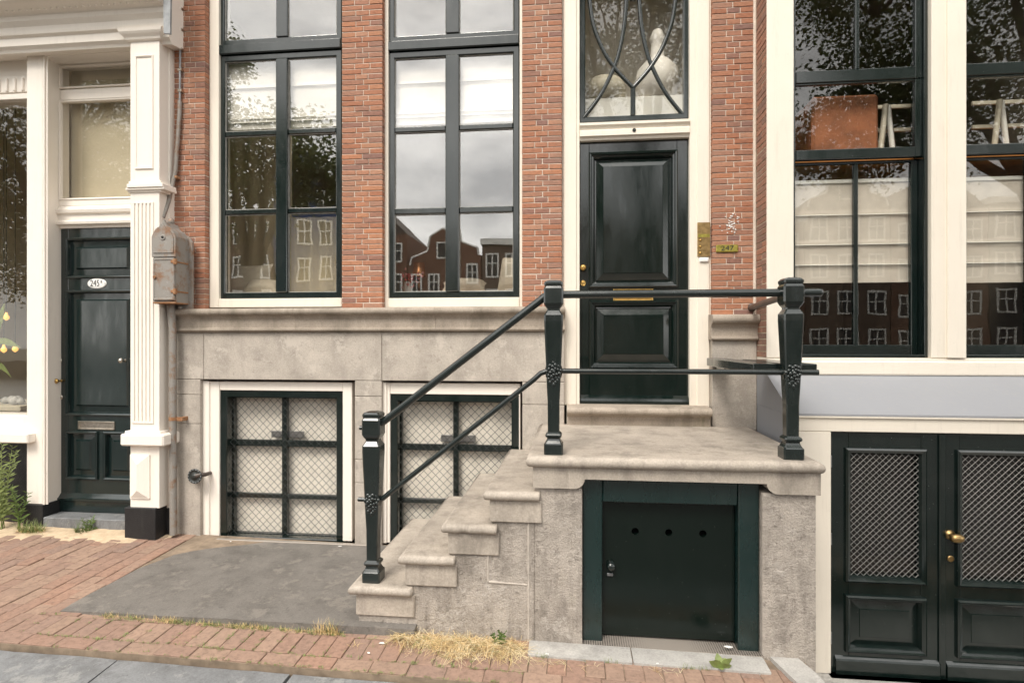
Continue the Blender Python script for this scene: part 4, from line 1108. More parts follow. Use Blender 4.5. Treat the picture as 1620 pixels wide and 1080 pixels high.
# right-hand strip against the brick house
bx('end_strip', 'white_paint', lh, X(250, YL1) - .04, X(268, YL1), YL1, .2, Z(258, 803, YL1), Z(258, 52, YL1), .003)
bx('plinth', 'black_stone', lh, X(246, YL1) - .04, X(268, YL1) + .002, YL1 - .006, .2, -.06, Z(258, 803, YL1) - .001, .003)
# post between door and shop window
px_ = (X(42, YL1), X(67, YL1))
ztop = zq(79, YL1)
bx('frame_post', 'white_paint', lh, px_[0], px_[1], YL1, .2, Z(55, 797, YL1), ztop, .004)
bx('plinth', 'black_stone', lh, px_[0] - .03, px_[1] + .014, YL1 - .012, .2, -.06, Z(55, 797, YL1) - .001, .004)
YDR = .12
xd0, xd1 = X(90, YDR), X(90, YDR) + .86
xi = px_[1]
bx('door_jamb', 'white_paint', lh, xi + .001, xd0, YL1 + .018, .2, .12, ztop - .001, .004)
b = MB(); b.tube([(xi + .012, YL1 + .006, .2), (xi + .012, YL1 + .006, ztop - .01)], .011, 8); b.tube([(xi + .034, YL1 + .014, .2), (xi + .034, YL1 + .014, ztop - .03)], .008, 8); b.build('jamb_bead', 'white_paint', lh)
bx('plinth', 'black_stone', lh, xi + .0145, xd0 - .002, YL1 + .012, .2, -.06, .118, .003)
bx('lintel', 'white_paint', lh, px_[0], X(206, YL1), YL1 + .004, .2, zq(86, YL1), ztop + .03, .003)
# door transom
YT = YDR - .02; tpm = 150
def tr(p0, p1, q0, q1): return rect(p0, p1, q0, q1, YT, tpm)
r_ = tr(94, 240, 96, 326)
tw = MB().ring(xd0 - .012, xd1 + .02, Z(tpm, 325, YT), Z(tpm, 92, YT), .055, YT, .2, .004).build('transom_window', 'white_paint', lh)
bx('glazing_bar', 'white_paint', tw, xd0 + .043, xd1 - .035, YT + .006, .19, Z(tpm, 156, YT), Z(tpm, 139, YT), .004)
MB().inset(xd0 + .043, xd1 - .035, Z(tpm, 325, YT) + .055, Z(tpm, 157, YT), [(-.001, YT + .002), (.002, YT - .008), (.014, YT - .004), (.018, YT + .02)], False).build('sash_bead', 'white_paint', tw)
MB().inset(xd0 + .043, xd1 - .035, Z(tpm, 138, YT), Z(tpm, 92, YT) - .055, [(-.001, YT + .002), (.002, YT - .008), (.014, YT - .004), (.018, YT + .02)], False).build('sash_bead', 'white_paint', tw)
for q0, q1 in ((108, 138), (157, 316)):
    MB().box(xd0 + .043, xd1 - .035, YT + .022, YT + .026, Z(tpm, q1, YT), Z(tpm, q0, YT)).build('pane', 'glass_shop', tw)
zl0, zl1 = Z(tpm, 360, YT), Z(tpm, 325, YT) - .001
pr = [(.2, zl0), (YT + .004, zl0), (YT, zl0 + .02), (YT - .03, zl0 + .03), (YT - .034, zl0 + .05), (YT - .012, zl0 + .065), (YT - .012, zl1 - .075), (YT - .034, zl1 - .065), (YT - .04, zl1 - .04), (YT - .02, zl1 - .03), (YT, zl1), (.2, zl1)]
MB().prism_x(pr, xd0 - .02, xd1 + .02).build('door_cornice', 'white_paint', lh)
# the green door 245B
y = YDR; dpm = 150
zz = lambda q: Z(dpm, q, y)
dtop, dbot = zl0 - .002, zz(809)
d = MB(); s_ = lambda p, q, r, u: d.box(p, q, y, y + .045, r, u, .0025)
pa0, pa1 = X(108, y), xd1 - (X(108, y) - xd0)
s_(xd0 + .002, pa0, dbot, dtop); s_(pa1, xd1 - .002, dbot, dtop)
tp = (pa0, pa1, zz(437), zz(379)); mp_ = (pa0, pa1, zz(654), zz(462))
xm0, xm1 = (pa0 + pa1) / 2 - .045, (pa0 + pa1) / 2 + .045
bl = (pa0, xm0, zz(755), zz(685)); br = (xm1, pa1, zz(755), zz(685))
for z0_, z1_ in ((tp[3], dtop - .001), (mp_[3], tp[2]), (bl[3], mp_[2]), (dbot + .001, bl[2])): s_(pa0 + .0005, pa1 - .0005, z0_, z1_)
s_(xm0, xm1, bl[2] + .0005, bl[3] - .0005)
ld = d.build('shop_door', 'shop_green', lh)
for r_ in (tp, mp_, bl, br):
    m = MB(); m.inset(*r_, [(-.02, y - .001), (-.017, y - .014), (-.008, y - .020), (.004, y - .012), (.010, y + .006), (.012, y + .022)], False); m.build('panel_moulding', 'shop_green', ld)
    k = .055 if r_ in (tp, mp_) else .05
    m = MB(); m.inset(r_[0] + .01, r_[1] - .01, r_[2] + .01, r_[3] - .01, [(0, y + .02), (k, y + .016), (k + .012, y + .001), (k + .014, y + .001)], True); m.build('raised_panel', 'shop_green', ld)
MB().prism_x([(y, dbot + .16), (y - .03, dbot + .125), (y - .04, dbot + .12), (y - .04, dbot + .10), (y - .03, dbot + .095), (y - .028, dbot + .004), (y, dbot + .003)], xd0 + .03, xd1 - .004).build('weather_bar', 'shop_green', ld)
r_ = rect(124, 182, 666, 679, y, dpm)
MB().inset(*r_, [(0, y + .001), (0, y - .006), (.004, y - .008), (.014, y - .007), (.016, y - .002)], True).build('letter_plate', 'nickel', ld)
# oval enamel number
pc = (X(154, y), Z(dpm, 448.5, y)); b = MB()
rx, rz = .092, .046
for (sc_, yy0, yy1) in ((1.0, y - .008, y - .001),):
    n = 28; vs = []
    for fac, yy in ((1.0, y - .001), (1.0, y - .004), (.94, y - .009), (.6, y - .0125)):
        vs += [(pc[0] + rx * fac * math.cos(2 * math.pi * k / n), yy, pc[1] + rz * fac * math.sin(2 * math.pi * k / n)) for k in range(n)]
    b.add(vs, [(j * n + k, j * n + (k + 1) % n, (j + 1) * n + (k + 1) % n, (j + 1) * n + k) for j in range(3) for k in range(n)] + [tuple(range(3 * n, 4 * n))], False)
np2 = b.build('number_plate', 'enamel', ld)
text('number_lettering', '245', 'ink', ld, (pc[0] - .012, y - .0130, pc[1]), .078, .78, .0012)
text('number_lettering', 'B', 'ink', ld, (pc[0] + .050, y - .0125, pc[1] + .012), .036, .85, .0012)
for sgn in (-1, 1): MB().lathe([(.004, 0), (.003, .004)], (pc[0] + sgn * .08, y - .007, pc[1]), 'y', 8).build('plate_screw', 'steel', ld)
KN = [(.012, 0), (.014, .003), (.009, .006), (.008, .03), (.018, .038), (.023, .05), (.020, .06), (.008, .066)]
MB().lathe(KN, (X(97, y), y, Z(97, 602, y)), 'y', 16).build('door_knob', 'brass', ld)
MB().lathe([(.018, 0), (.018, .004), (.008, .005), (.008, .007)], (X(95, y), y, Z(95, 570, y)), 'y', 16, 1.5).build('lock_rosette', 'nickel', ld)
MB().lathe([(.022, 0), (.022, .005), (.012, .008)], (X(96, y), y, Z(96, 628, y)), 'y', 16).build('lock_rosette', 'nickel', ld)
MB().lathe(KN, (X(198, y) , y, Z(198, 570, y)), 'y', 16).build('pull_knob', 'nickel', ld)
bx('closing_strip', 'shop_green', ld, xd0 - .016, xd0 + .004, y - .045, y - .002, .12, zz(428), .002)
# doorstep
b = MB().box(xi + .016, X(206, -.06) + .1, -.072, .2, -.06, .094, .006).build('door_step', 'kerb_stone', lh)
# shop window
YG = .03
zg0, zg1 = Z(20, 655, YG), Z(20, 160, YG)
sx0, sx1 = -7.0, px_[0]
sw_ = MB().box(sx0, sx1 - .001, YG - .03, .18, zg1, zg1 + .05, .004).build('shop_window', 'white_paint', lh)
bx('sash_rail', 'white_paint', sw_, sx0, sx1 - .001, YG - .02, .18, Z(20, 157, YG) + .05, Z(20, 122, YG), .003)
for k in range(7):
    xx = X(40 - k * 12.5, YG); bx('dentil', 'white_paint', sw_, xx - .012, xx + .012, YG - .034, YG - .019, Z(20, 147, YG), Z(20, 126, YG), .005)
bx('head_board', 'white_paint', sw_, sx0, sx1 - .001, YG - .005, .18, Z(20, 122, YG) + .002, ztop, .003)
MB().box(sx0, sx1 - .0, YG + .03, YG + .036, zg0, zg1).build('pane', 'glass_shop', sw_)
bx('sill_board', 'white_paint', sw_, sx0, sx1 - .001, YL1 + .02, .18, Z(20, 684, YL1), zg0, .004)
bx('sill_ledge', 'white_paint', sw_, sx0, X(46, YL1 - .06), YL1 - .075, .0, Z(20, 701, YL1 - .07), Z(20, 685, YL1 - .07), .01)
bx('stall_board', 'black_stone', lh, sx0, sx1 - .03, -.02, .18, -.06, Z(20, 701, -.02) - .001, .003)
room(lh, -7.0, X(272, .2), .205, 3.2, .10, 4.6, 'room_beige', 'room_floor')

# ------------------------------------------------------------------ meter box and conduits
mbx = thing('meter_box', (X(262, -.12), -.12, 1.9), 'grey rusty cast iron meter box with pointed cover beside the brick pier', 'meter box')
YM0, YM1 = -.245, -.075
mx0, mx1 = X(241, YM0), X(276, YM0)
mz = lambda q: Z(258, q, YM0)
def ogee(x0, x1, zb, zs, zt):
    w = x1 - x0; c = (x0 + x1) / 2; pts = [(x0, zb), (x1, zb), (x1, zs)]
    for k in range(1, 12):
        t = k / 12; a_ = t * 2 - 1
        h = (1 - abs(a_)); hh = (.55 * math.sin(min(1, h / .55) * math.pi / 2) if h < .55 else .55 + .45 * (1 - math.cos((h - .55) / .45 * math.pi / 2)))
        pts.append((x1 - w * t, zs + (zt - zs) * hh))
    pts.append((x0, zs)); return pts
MB().prism_y(ogee(mx0, mx1, mz(478), mz(374), mz(350)), YM0 + .016, YM1).build('body', 'rust_metal', mbx)
b = MB().prism_y(ogee(mx0 - .006, mx1 + .008, mz(406), mz(374), mz(347)), YM0, YM0 + .02); b.build('cover', 'rust_metal', mbx)
b = MB().prism_y(ogee(mx0 + .010, mx1 - .008, mz(400), mz(376), mz(353)), YM0 - .006, YM0 + .001); b.build('cover_plate', 'rust_metal', mbx)
MB().lathe([(.022, 0), (.022, .004), (.012, .005), (.012, .002)], ((mx0 + mx1) / 2, YM0 - .006, mz(376)), 'y', 16).build('cover_ring', 'rust_metal', mbx)
MB().lathe([(.008, 0), (.008, .007)], ((mx0 + mx1) / 2, YM0 - .005, mz(376)), 'y', 12).build('bolt_hole', 'black', mbx)
md = MB().inset(mx0 + .004, mx1 - .003, mz(475), mz(408), [(0, YM0 + .018), (0, YM0 + .002), (.005, YM0 - .003), (.014, YM0 - .003), (.018, YM0 + .002)], True).build('door', 'rust_metal', mbx)
MB().lathe([(.013, 0), (.013, .006), (.006, .007), (.006, .003)], (mx0 + .022, YM0 - .002, mz(438)), 'y', 12).build('key_hole', 'rust_bare', md)
for q in (414, 461):
    b = MB().tube([(mx1 + .004, YM0 + .002, mz(q) - .022), (mx1 + .004, YM0 + .002, mz(q) + .022)], .015, 10); b.box(mx1 - .03, mx1 + .004, YM0 - .008, YM0 + .004, mz(q) - .012, mz(q) + .012, .003)
    b.box(mx1 + .001, mx1 + .006, YM0 + .01, YM1 - .01, mz(q) - .006, mz(q) + .006, .001); b.build('hinge', 'rust_bare', mbx)
MB().prism_y(ogee(mx0 - .03, mx1 + .032, mz(486), mz(378), mz(356)), YM1, YM1 + .02).build('back_plate', 'rust_metal', mbx)
bx('base_lip', 'rust_bare', mbx, mx0 - .002, mx1 + .002, YM0 + .004, YM1, mz(480), mz(477.5), .004)
for p in (247, 283): MB().lathe([(.016, 0), (.016, .02), (.009, .022)], (X(p, -.1), YM1 + .0, Z(p, 486, -.1)), 'y', 12).build('lug', 'rust_metal', mbx)
YQ = -.105
pts = [(X(270, YQ), YQ, Z(270, 478, YQ)), (X(273, YQ), YQ, Z(270, 520, YQ)), (X(273.5, YQ), YQ, Z(270, 700, YQ)), (X(274.5, YQ), YQ, .0)]
cp = thing('conduit_pipe', (X(274, YQ), YQ, 0), 'thick weathered grey conduit running from the meter box down to the pavement', 'pipe')
MB().tube(pts, [.034, .029, .028, .029], 14).build('pipe', 'rust_metal', cp)
b = MB(); zz_ = Z(275, 662, YQ); b.lathe([(.0315, -.014), (.0315, .014)], (X(273.5, YQ), YQ, zz_), 'z', 16); b.box(X(273.5, YQ) + .02, X(288, YQ), YQ + .002, YQ + .012, zz_ - .02, zz_ + .012, .002); b.box(X(284, YQ), X(288, YQ), YQ + .013, YB + .004, zz_ - .02, zz_ + .012, .002); b.build('pipe_clamp', 'rust_bare', cp)
YU = -.022
up2 = thing('wall_conduit', (X(285, YU), YU, 2.6), 'thin grey cable conduit with saddle clips climbing the brick pier', 'pipe')
MB().tube([(X(286, YU), YU, TOPZ), (X(285, YU), YU, Z(285, 80, YU)), (X(284.5, YU), YU, Z(285, 168, YU))], .0085, 10).build('cable', 'lead_sheet', up2)
MB().tube([(X(284.5, YU), YU, Z(285, 160, YU)), (X(284, YU), YU, Z(285, 180, YU)), (X(279, YU), YU - .01, Z(285, 270, YU)), (X(273, YU), YU - .05, Z(285, 322, YU)), (X(271, YU), YU - .10, Z(285, 348, YU))], .0165, 12).build('pipe', 'rust_metal', up2)
MB().lathe([(.02, 0), (.026, .01), (.022, .03), (.012, .045)], (X(271, -.12), -.122, Z(271, 354, -.12)), 'z', 14).build('gland', 'rust_metal', up2)
for q in (14, 47, 78, 111, 144):
    bx('saddle_clip', 'nickel', up2, X(282.0, YU), X(288, YU), YU - .012, .002, Z(285, q + 2, YU), Z(285, q - 2, YU), .003)
bx('saddle_clip', 'rust_bare', up2, X(275.5, YU) , X(283, YU), YU - .03, .002, Z(285, 283, YU), Z(285, 279, YU), .003)
# cast iron wall hook beside the cellar window
YK_ = -.07
hk = thing('wall_bracket', (X(313, YK_), YB, Z(313, 752, YK_)), 'small round black iron shutter catch beside the left cellar window frame', 'wall fitting')
c_ = (X(311, YK_), YK_ - .02, Z(311, 752, YK_))
MB().lathe([(.02, -.012), (.055, -.008), (.062, 0), (.062, .006), (.050, .008), (.048, .004), (.02, .006), (.018, .016), (.008, .018)], c_, 'y', 22).build('disc', 'wire_dark', hk)
b = MB()
for k in range(14): a_ = k * 6.283 / 14; b.lathe([(.006, 0), (.004, .006)], (c_[0] + .055 * math.cos(a_), c_[1] - .004, c_[2] + .055 * math.sin(a_)), 'y', 6)
b.build('bead_ring', 'lead_sheet', hk)
MB().tube([c_, (c_[0] + .045, c_[1] + .01, c_[2] + .012), (c_[0] + .062, c_[1] + .04, c_[2] + .006), (c_[0] + .064, .05, c_[2] + .004)], [.02, .022, .017, .012], 10).build('arm', 'brown_iron', hk)

# ------------------------------------------------------------------ things seen through the windows
def roman_blind(x0, x1, z0, z1, y, folds, label, rod=True, mat='fabric_white'):
    t = thing('roman_blind', ((x0 + x1) / 2, y, z0), label, 'blind')
    b = MB(); nz = 36; nx = 24; vs = []
    for j in range(nz + 1):
        z = z0 + (z1 - z0) * j / nz
        for i in range(nx + 1):
            u = x0 + (x1 - x0) * i / nx
            d = sum(-.014 * math.exp(-((z - f) / .010) ** 2) for f in folds)
            vs.append((u, y + d + .004 * n3(u * 5, z * 5, 1), z))
    b.add(vs, [(j * (nx + 1) + i, j * (nx + 1) + i + 1, (j + 1) * (nx + 1) + i + 1, (j + 1) * (nx + 1) + i) for j in range(nz) for i in range(nx)], True)
    b.build('cloth', mat, t)
    if rod: bx('head_rail', 'far_white', t, x0 - .005, x1 + .005, y - .012, y + .02, z1 + .001, z1 + .03, .004)
    for f in folds: MB().tube([(x0, y - .013, f), (x1, y - .013, f)], .004, 8).build('batten', 'far_white', t)
zz = lambda q: Z(440, q, .15)
roman_blind(X(352, .15), X(541, .15), zz(203), zz(78), .158, [zz(138), zz(187), zz(193)], 'white roman blind pulled half down behind the window next to the meter box')
zz = lambda q: Z(715, q, .15)
roman_blind(X(618, .15), X(820, .15), zz(195), zz(72), .158, [zz(130), zz(178), zz(184)], 'white roman blind pulled half down behind the window next to the front door')
YBl = YR + .185
zz = lambda q: Z(1363, q, YBl)
fl_ = [zz(340), zz(387), zz(419)]
roman_blind(X(1254, YBl), X(1466, YBl), zz(447), zz(290), YBl, fl_, 'off-white linen blind behind the cream house window beside the brick pier', mat='linen')
roman_blind(X(1524, YBl), X(1745, YBl), zz(449), zz(292), YBl, fl_, 'off-white linen blind behind the cream house window away from the stoop', mat='linen')
bx('shelf_board', 'orange_wood', None, X(1250, -.02), X(1740, -.02), -.085, .40, Z(1363, 262, -.04), Z(1363, 250, -.04), .003)
tag(bpy.data.objects['shelf_board'], 'long orange wooden shelf behind the cream house windows', 'shelf')
# terracotta box
zsh = Z(1363, 250, -.04) + .001
tb = bx('storage_box', 'rust_box', None, X(1285, -.06), X(1391, -.06), -.06, .34, zsh, Z(1338, 150, -.06), .02)
tag(tb, 'large rust brown leather box on the shelf behind the cream house window', 'box')
def trestle(p, label):
    y = .0; t = thing('trestle', (X(p, y), y, zsh), label, 'trestle', 'trestles on the shelf')
    xx = X(p, y)
    for s, yy in ((-1, 0), (1, 0)):
        b = MB(); zt_ = Z(1363, 168, y)
        b.tube([(xx + s * .055, y + .01 * s, zsh + .001), (xx + s * .012, y + .01 * s, zt_)], .022, 4); b.build('leg', 'far_white' if s > 0 else 'pale_wood', t)
    for q in (168, 205): bx('rail', 'pale_wood', t, xx - .17, xx + .25, y + .03, y + .05, Z(1363, q + 3, y), Z(1363, q - 3, y), .003)
trestle(1403, 'white and wood trestle beside the rust brown box'); trestle(1583, 'white and wood trestle behind the cream house window without the box')
def pillow(x, y, z, w, h, label, rz=0, rx=-.25):
    b = MB(); n = 14; vs = []
    for s in (-1, 1):
        for j in range(n + 1):
            for i in range(n + 1):
                u, v = i / n * 2 - 1, j / n * 2 - 1
                th = (1 - u ** 4) * (1 - v ** 4); px_ = u * (1 - .10 * (1 - v * v)) ; pz_ = v * (1 - .12 * (1 - u * u))
                vs.append((px_ * w / 2, s * .075 * th ** .6 + .006 * n3(u * 3, v * 3, z), pz_ * h / 2 + h / 2))
    N = (n + 1) ** 2
    for s in (0, 1): b.add(vs[s * N:(s + 1) * N], [(j * (n + 1) + i, j * (n + 1) + i + 1, (j + 1) * (n + 1) + i + 1, (j + 1) * (n + 1) + i) for j in range(n) for i in range(n)], True)
    me = b.mesh('cushion'); me.materials.append(M['pillow_fabric'])
    return tag(place('cushion', me, (x, y, z), None, rot=(rx, 0, rz)), label, 'cushion')
cu = thing('beige_curtain', (X(400, .9), .9, 1.73), 'plain beige curtain behind the window next to the meter box', 'curtain')
def drape(px0, px1, q, y):
    b = MB(); vs = []; n = 70; zt_ = Z(440, q, y)
    for i in range(n + 1):
        u = X(px0, y) + (X(px1, y) - X(px0, y)) * i / n; yy = y + .012 * math.sin(u * 40) + .01 * n3(u * 5, 2, 1); vs += [(u, yy, 1.731), (u, yy, zt_)]
    b.add(vs, [(2 * i, 2 * i + 2, 2 * i + 3, 2 * i + 1) for i in range(n)], True); b.build('panel', 'beige_cloth', cu)
drape(330, 462, 60, .86); drape(462, 560, 345, .86)
# window seat that carries them
ws = bx('window_seat', 'fabric_white', None, X(330, .4), X(880, .4), .345, .80, 1.731, 2.04, .02); tag(ws, 'pale upholstered window seat behind the brick house windows', 'window seat')
pillow(X(395, .55), .52, 2.04, .42, .30, 'beige cushion leaning behind the window next to the meter box')
pillow(X(415, .45), .42, 2.04, .34, .16, 'low beige cushion lying in front of another cushion', .1, -.9)
pillow(X(812, .5), .50, 2.04, .36, .34, 'pale striped cushion leaning by the front door end of the window seat', -.5)
pillow(X(735, .5), .46, 2.04, .40, .15, 'flat pale cushion in the middle of the window next to the front door', .1, -.9)
lamp = thing('table_lamp', (X(663, .6), .6, 2.04), 'small copper shaded lamp behind the window next to the front door', 'lamp')
lx, ly = X(663, .6), .6
MB().lathe([(.05, 0), (.05, .01), (.012, .02), (.01, .14), (.01, .16)], (lx, ly, 2.04), 'z', 14).build('stand', 'copper', lamp)
MB().lathe([(.062, .15), (.052, .28), (.050, .28), (.060, .15)], (lx, ly, 2.04), 'z', 18).build('lamp_shade', 'copper', lamp)
fl = thing('flower_vase', (X(645, .5), .5, 2.04), 'bunch of red and pink flowers beside the copper lamp', 'flowers')
MB().lathe([(.03, 0), (.04, .04), (.03, .08), (.02, .10)], (X(645, .5), .5, 2.04), 'z', 12).build('vase', 'enamel', fl)
for mt, sd_ in (('petal_red', 1), ('petal_pink', 2)):
    b = MB(); rg = random.Random(sd_)
    for k in range(26):
        c = Vector((X(645, .5) + rg.gauss(.01, .055), .5 + rg.gauss(0, .03), 2.04 + .13 + rg.gauss(0, .035))); r0 = rg.uniform(.008, .018)
        b.lathe([(.002, -r0), (r0, 0), (.002, r0 * .7)], c, 'z', 6)
    b.build('blossoms', mt, fl, 'stuff')
b = MB()
for k in range(12): a_ = k * .52; b.tube([(X(645, .5), .5, 2.12), (X(645, .5) + .05 * math.cos(a_), .5 + .03 * math.sin(a_), 2.17)], .003, 4)
b.build('stems', 'leaf_green', fl, 'stuff')
# jars behind the fanlight, on a ledge
lg = bx('hall_ledge', 'far_white', None, X(920, .45), X(1088, .45), .36, .60, Z(1004, 190, .45), Z(1004, 160, .45), .004); tag(lg, 'white ledge behind the glass of the fanlight', 'ledge')
zl = Z(1004, 160, .45) + .001
o = MB().lathe([(.06, 0), (.15, .04), (.19, .16), (.17, .26), (.10, .34), (.06, .36), (.055, .50), (.07, .53), (.04, .60), (.012, .62)], (X(1040, .48), .48, zl), 'z', 20).build('white_jar', 'fabric_white', None); tag(o, 'tall pale lidded jar behind the fanlight over the front door', 'jar')
o = MB().lathe([(.10, 0), (.17, .05), (.185, .12), (.14, .19), (.05, .22)], (X(957, .48), .48, zl), 'z', 20).build('round_bowl', 'pale_wood', None); tag(o, 'low round bowl shape behind the fanlight over the front door', 'bowl')
o = MB().box(xd0 + .03, xd1 - .03, .235, .245, Z(150, 330, .2), Z(150, 100, .2)).build('roller_blind', 'room_beige', None); tag(o, 'beige roller blind behind the glass over the shop door', 'blind')
# plants and lamps inside the shop window
def leaf_strip(b, p0, p1, w, sag=.0, n=6):
    p0, p1 = Vector(p0), Vector(p1); d = (p1 - p0); s = d.cross(Vector((0, 1, 0))).normalized(); vs = []
    for i in range(n + 1):
        t = i / n; c = p0 + d * t + Vector((0, 0, -sag * t * t)); ww = w * math.sin(math.pi * min(.97, .08 + t * .92)) 
        vs += [c + s * ww + Vector((0, .15 * ww, 0)), c - s * ww + Vector((0, .15 * ww, 0))]
    b.add(vs, [(2 * i, 2 * i + 2, 2 * i + 3, 2 * i + 1) for i in range(n)], True)
sp = thing('shop_plant', (X(5, .4), .4, .101), 'large leaved green plant standing inside the shop window', 'plant')
bx_ = X(-12, .4)
b = MB(); b.tube([(bx_, .4, .25), (bx_ + .02, .42, 1.55)], .02, 8); b.build('stem', 'leaf_green', sp)
for dx, dz, sg in ((.32, -.02, .10), (-.3, .1, .1), (.15, .35, .05), (.22, -.25, .15), (-.2, -.2, .1)):
    b = MB(); leaf_strip(b, (bx_ + .02, .40, 1.62 + min(0, dz)), (bx_ + .02 + dx, .36, 1.66 + dz), .035, sg); b.build('leaf', 'leaf_pale', sp)
MB().lathe([(.12, 0), (.16, .2), (.17, .24), (.15, .24)], (bx_, .4, .101), 'z', 16).build('pot', 'rust_box', sp)
for px, q in ((6, 553), (24, 552), (10, 502)):
    o = MB().lathe([(.004, -.03), (.024, -.012), (.026, .006), (.014, .026), (.008, .05)], (X(px, .6), .6, Z(px, q, .6)), 'z', 12).build('light_bulb', 'bulb', None)
    tag(o, 'small warm lit bulb hanging inside the shop window', 'bulb', 'bulbs in the shop window')
    MB().tube([(X(px, .6), .6, Z(px, q, .6) + .045), (X(px, .6), .6, 4.6)], .003, 5).build('cord', 'black', o)
tbz = Z(20, 640, .4)
tt = thing('display_table', (-5.4, .55, .1), 'wooden display table inside the shop window', 'table')
bx('top', 'pale_wood', tt, -6.2, X(40, .35), .30, .9, tbz - .05, tbz, .004)
for lx_ in (-6.15, X(40, .35) - .1):
    for ly_ in (.33, .82): bx('leg', 'pale_wood', tt, lx_, lx_ + .05, ly_, ly_ + .05, .101, tbz - .052, .003)
rg = random.Random(5)
for k in range(7):
    xx = X(4 + k * 5.5, .45); r0 = rg.uniform(.03, .05)
    o = MB().lathe([(.01, 0), (r0, .02), (r0 * .9, r0 * 1.1), (.01, r0 * 1.6)], (xx, .45 + rg.uniform(-.06, .06), tbz + .0), 'z', 8).build('pebble', 'flag_stone', None)
    tag(o, 'pale rounded pebble on the display table in the shop window', 'stone', 'pebbles in the shop window')

# ------------------------------------------------------------------ weeds, straw and litter
def blades(b, cx, cy, n, rad, h, spread, rg, lie=0.0, w=.0022, ry=None, arc=1.0):
    for k in range(n):
        a_ = rg.uniform(0, 6.283); r_ = rad * math.sqrt(rg.random()); x_ = cx + r_ * math.cos(a_); y_ = cy + (ry or rad) / rad * r_ * math.sin(a_)
        z_ = gz(x_, y_) + rg.uniform(0, .03) * lie
        L = h * rg.uniform(.5, 1.2); az = rg.uniform(0, 6.283); dirv = Vector((math.cos(az), math.sin(az), 0)); side = Vector((-math.sin(az), math.cos(az), 0)) * w
        el = rg.uniform(-.1, .45) if lie else math.pi / 2 - abs(rg.gauss(0, spread))
        p = Vector((x_, y_, z_)); vs = []; m = 4
        for i in range(m + 1):
            t = i / m; ww = side * (1 - t * .85); vs += [p + ww, p - ww]
            e_ = el - t * arc * rg.uniform(.5, 1.1)
            p = p + (dirv * math.cos(e_) + Vector((0, 0, math.sin(e_)))) * (L / m)
            p.z = max(p.z, gz(p.x, p.y) + .003)
        b.add(vs, [(2 * i, 2 * i + 2, 2 * i + 3, 2 * i + 1) for i in range(m)], True)
rg = random.Random(11)
heap = thing('dry_grass', (X(725, -1.34), -1.34, gz(X(725, -1.34), -1.34)), 'heap of dry yellow straw at the foot of the stoop wall', 'dry grass')
for mt, cnt, hh, nm in (('straw', 62, .12, 'straw_blades'), ('straw_brown', 30, .11, 'brown_blades'), ('straw_pale', 30, .13, 'pale_blades'), ('leaf_pale', 9, .08, 'green_blades')):
    b = MB()
    for k in range(16):
        u = 636 + k * 12 + rg.gauss(0, 5); yy = -1.318 - abs(rg.gauss(0, .035)) - .0015 * k; m = .35 + .9 * abs(math.sin(k * .9 + .6))
        blades(b, X(u, yy), yy, int(cnt * m), .05, hh, .4, rg, .8, .0013, .04, .9)
    for k in range(7): u = rg.uniform(690, 815); blades(b, X(u, -1.41), -1.40 - rg.uniform(0, .06), int(cnt * .4), .05, hh, .4, rg, .5, .0012, .04, .8)
    for k in range(10): u = rg.uniform(560, 1130); yy = -1.42 - rg.uniform(0, .05); blades(b, X(u, yy), yy, 3, .03, hh * .5, .4, rg, .2, .0011, .02, .8)
    b.build(nm, mt, heap, 'stuff')
b = MB(); b2 = MB()
for k in range(150):
    u = rg.uniform(165, 560); yy = -1.325 - rg.uniform(0, .02)
    (blades(b, X(u, yy), yy, rg.randint(5, 18), .03, .03, .9, rg, 0, .0013, .014) if rg.random() < .55 else blades(b2, X(u, yy), yy, rg.randint(4, 16), .035, .034, 1.0, rg, 0, .0012, .014))
for u in (505, 520, 528): blades(b2, X(u, -1.34), -1.34, 36, .03, .085, .5, rg, 0, .0014, .015)
blades(b, X(522, -1.33), -1.33, 30, .03, .08, .4, rg, 0, .0013, .015)
o = b.build('joint_grass', 'leaf_pale', None, 'stuff'); tag(o, 'short green grass growing along the front of the grey slab', 'grass')
o = b2.build('joint_straw', 'straw', None, 'stuff'); tag(o, 'withered yellow grass along the front of the grey slab', 'dry grass')
b = MB()
for k in range(340):                                         # moss in the paver joints
    u = rg.uniform(60, 830); j = rg.choice((-1.556, -1.35, -1.655)); yy = j + rg.gauss(0, .006); xx = X(u, yy)
    if rg.random() < .3: yy = rg.uniform(-1.56, -1.36); xx = round((xx + 4.25) / .1005) * .1005 - 4.25
    blades(b, xx, yy, rg.randint(3, 9), .018, .014, 1.0, rg, 0, .0016, .008)
for u in (858, 965, 1088, 1115): blades(b, X(u, -1.41), -1.41, 26, .04, .03, .7, rg, 0, .0013, .01)
o = b.build('joint_moss', 'leaf_pale', None, 'stuff'); tag(o, 'yellow green moss growing in the paver joints', 'moss')
def tuft(px, y, n, r_, h, label, mat, sp_=.5, mix=None):
    t = thing('grass_tuft', (X(px, y), y, gz(X(px, y), y)), label, 'weed')
    b = MB(); blades(b, X(px, y), y, n, r_, h, sp_, rg, 0, .0022, r_ * .4); b.build('blades', mat, t, 'stuff')
    if mix: b = MB(); blades(b, X(px, y), y, n // 2, r_ * 1.3, h * .7, sp_ * 1.5, rg, 0, .002, r_ * .5); b.build('withered_blades', mix, t, 'stuff')
tuft(50, -.17, 260, .11, .10, 'low yellow green grass tuft before the black plinth of the shopfront', 'leaf_pale', .7, 'straw')
tuft(128, -.14, 60, .05, .12, 'small green grass tuft before the shop doorstep', 'leaf_green', .6, 'leaf_pale')
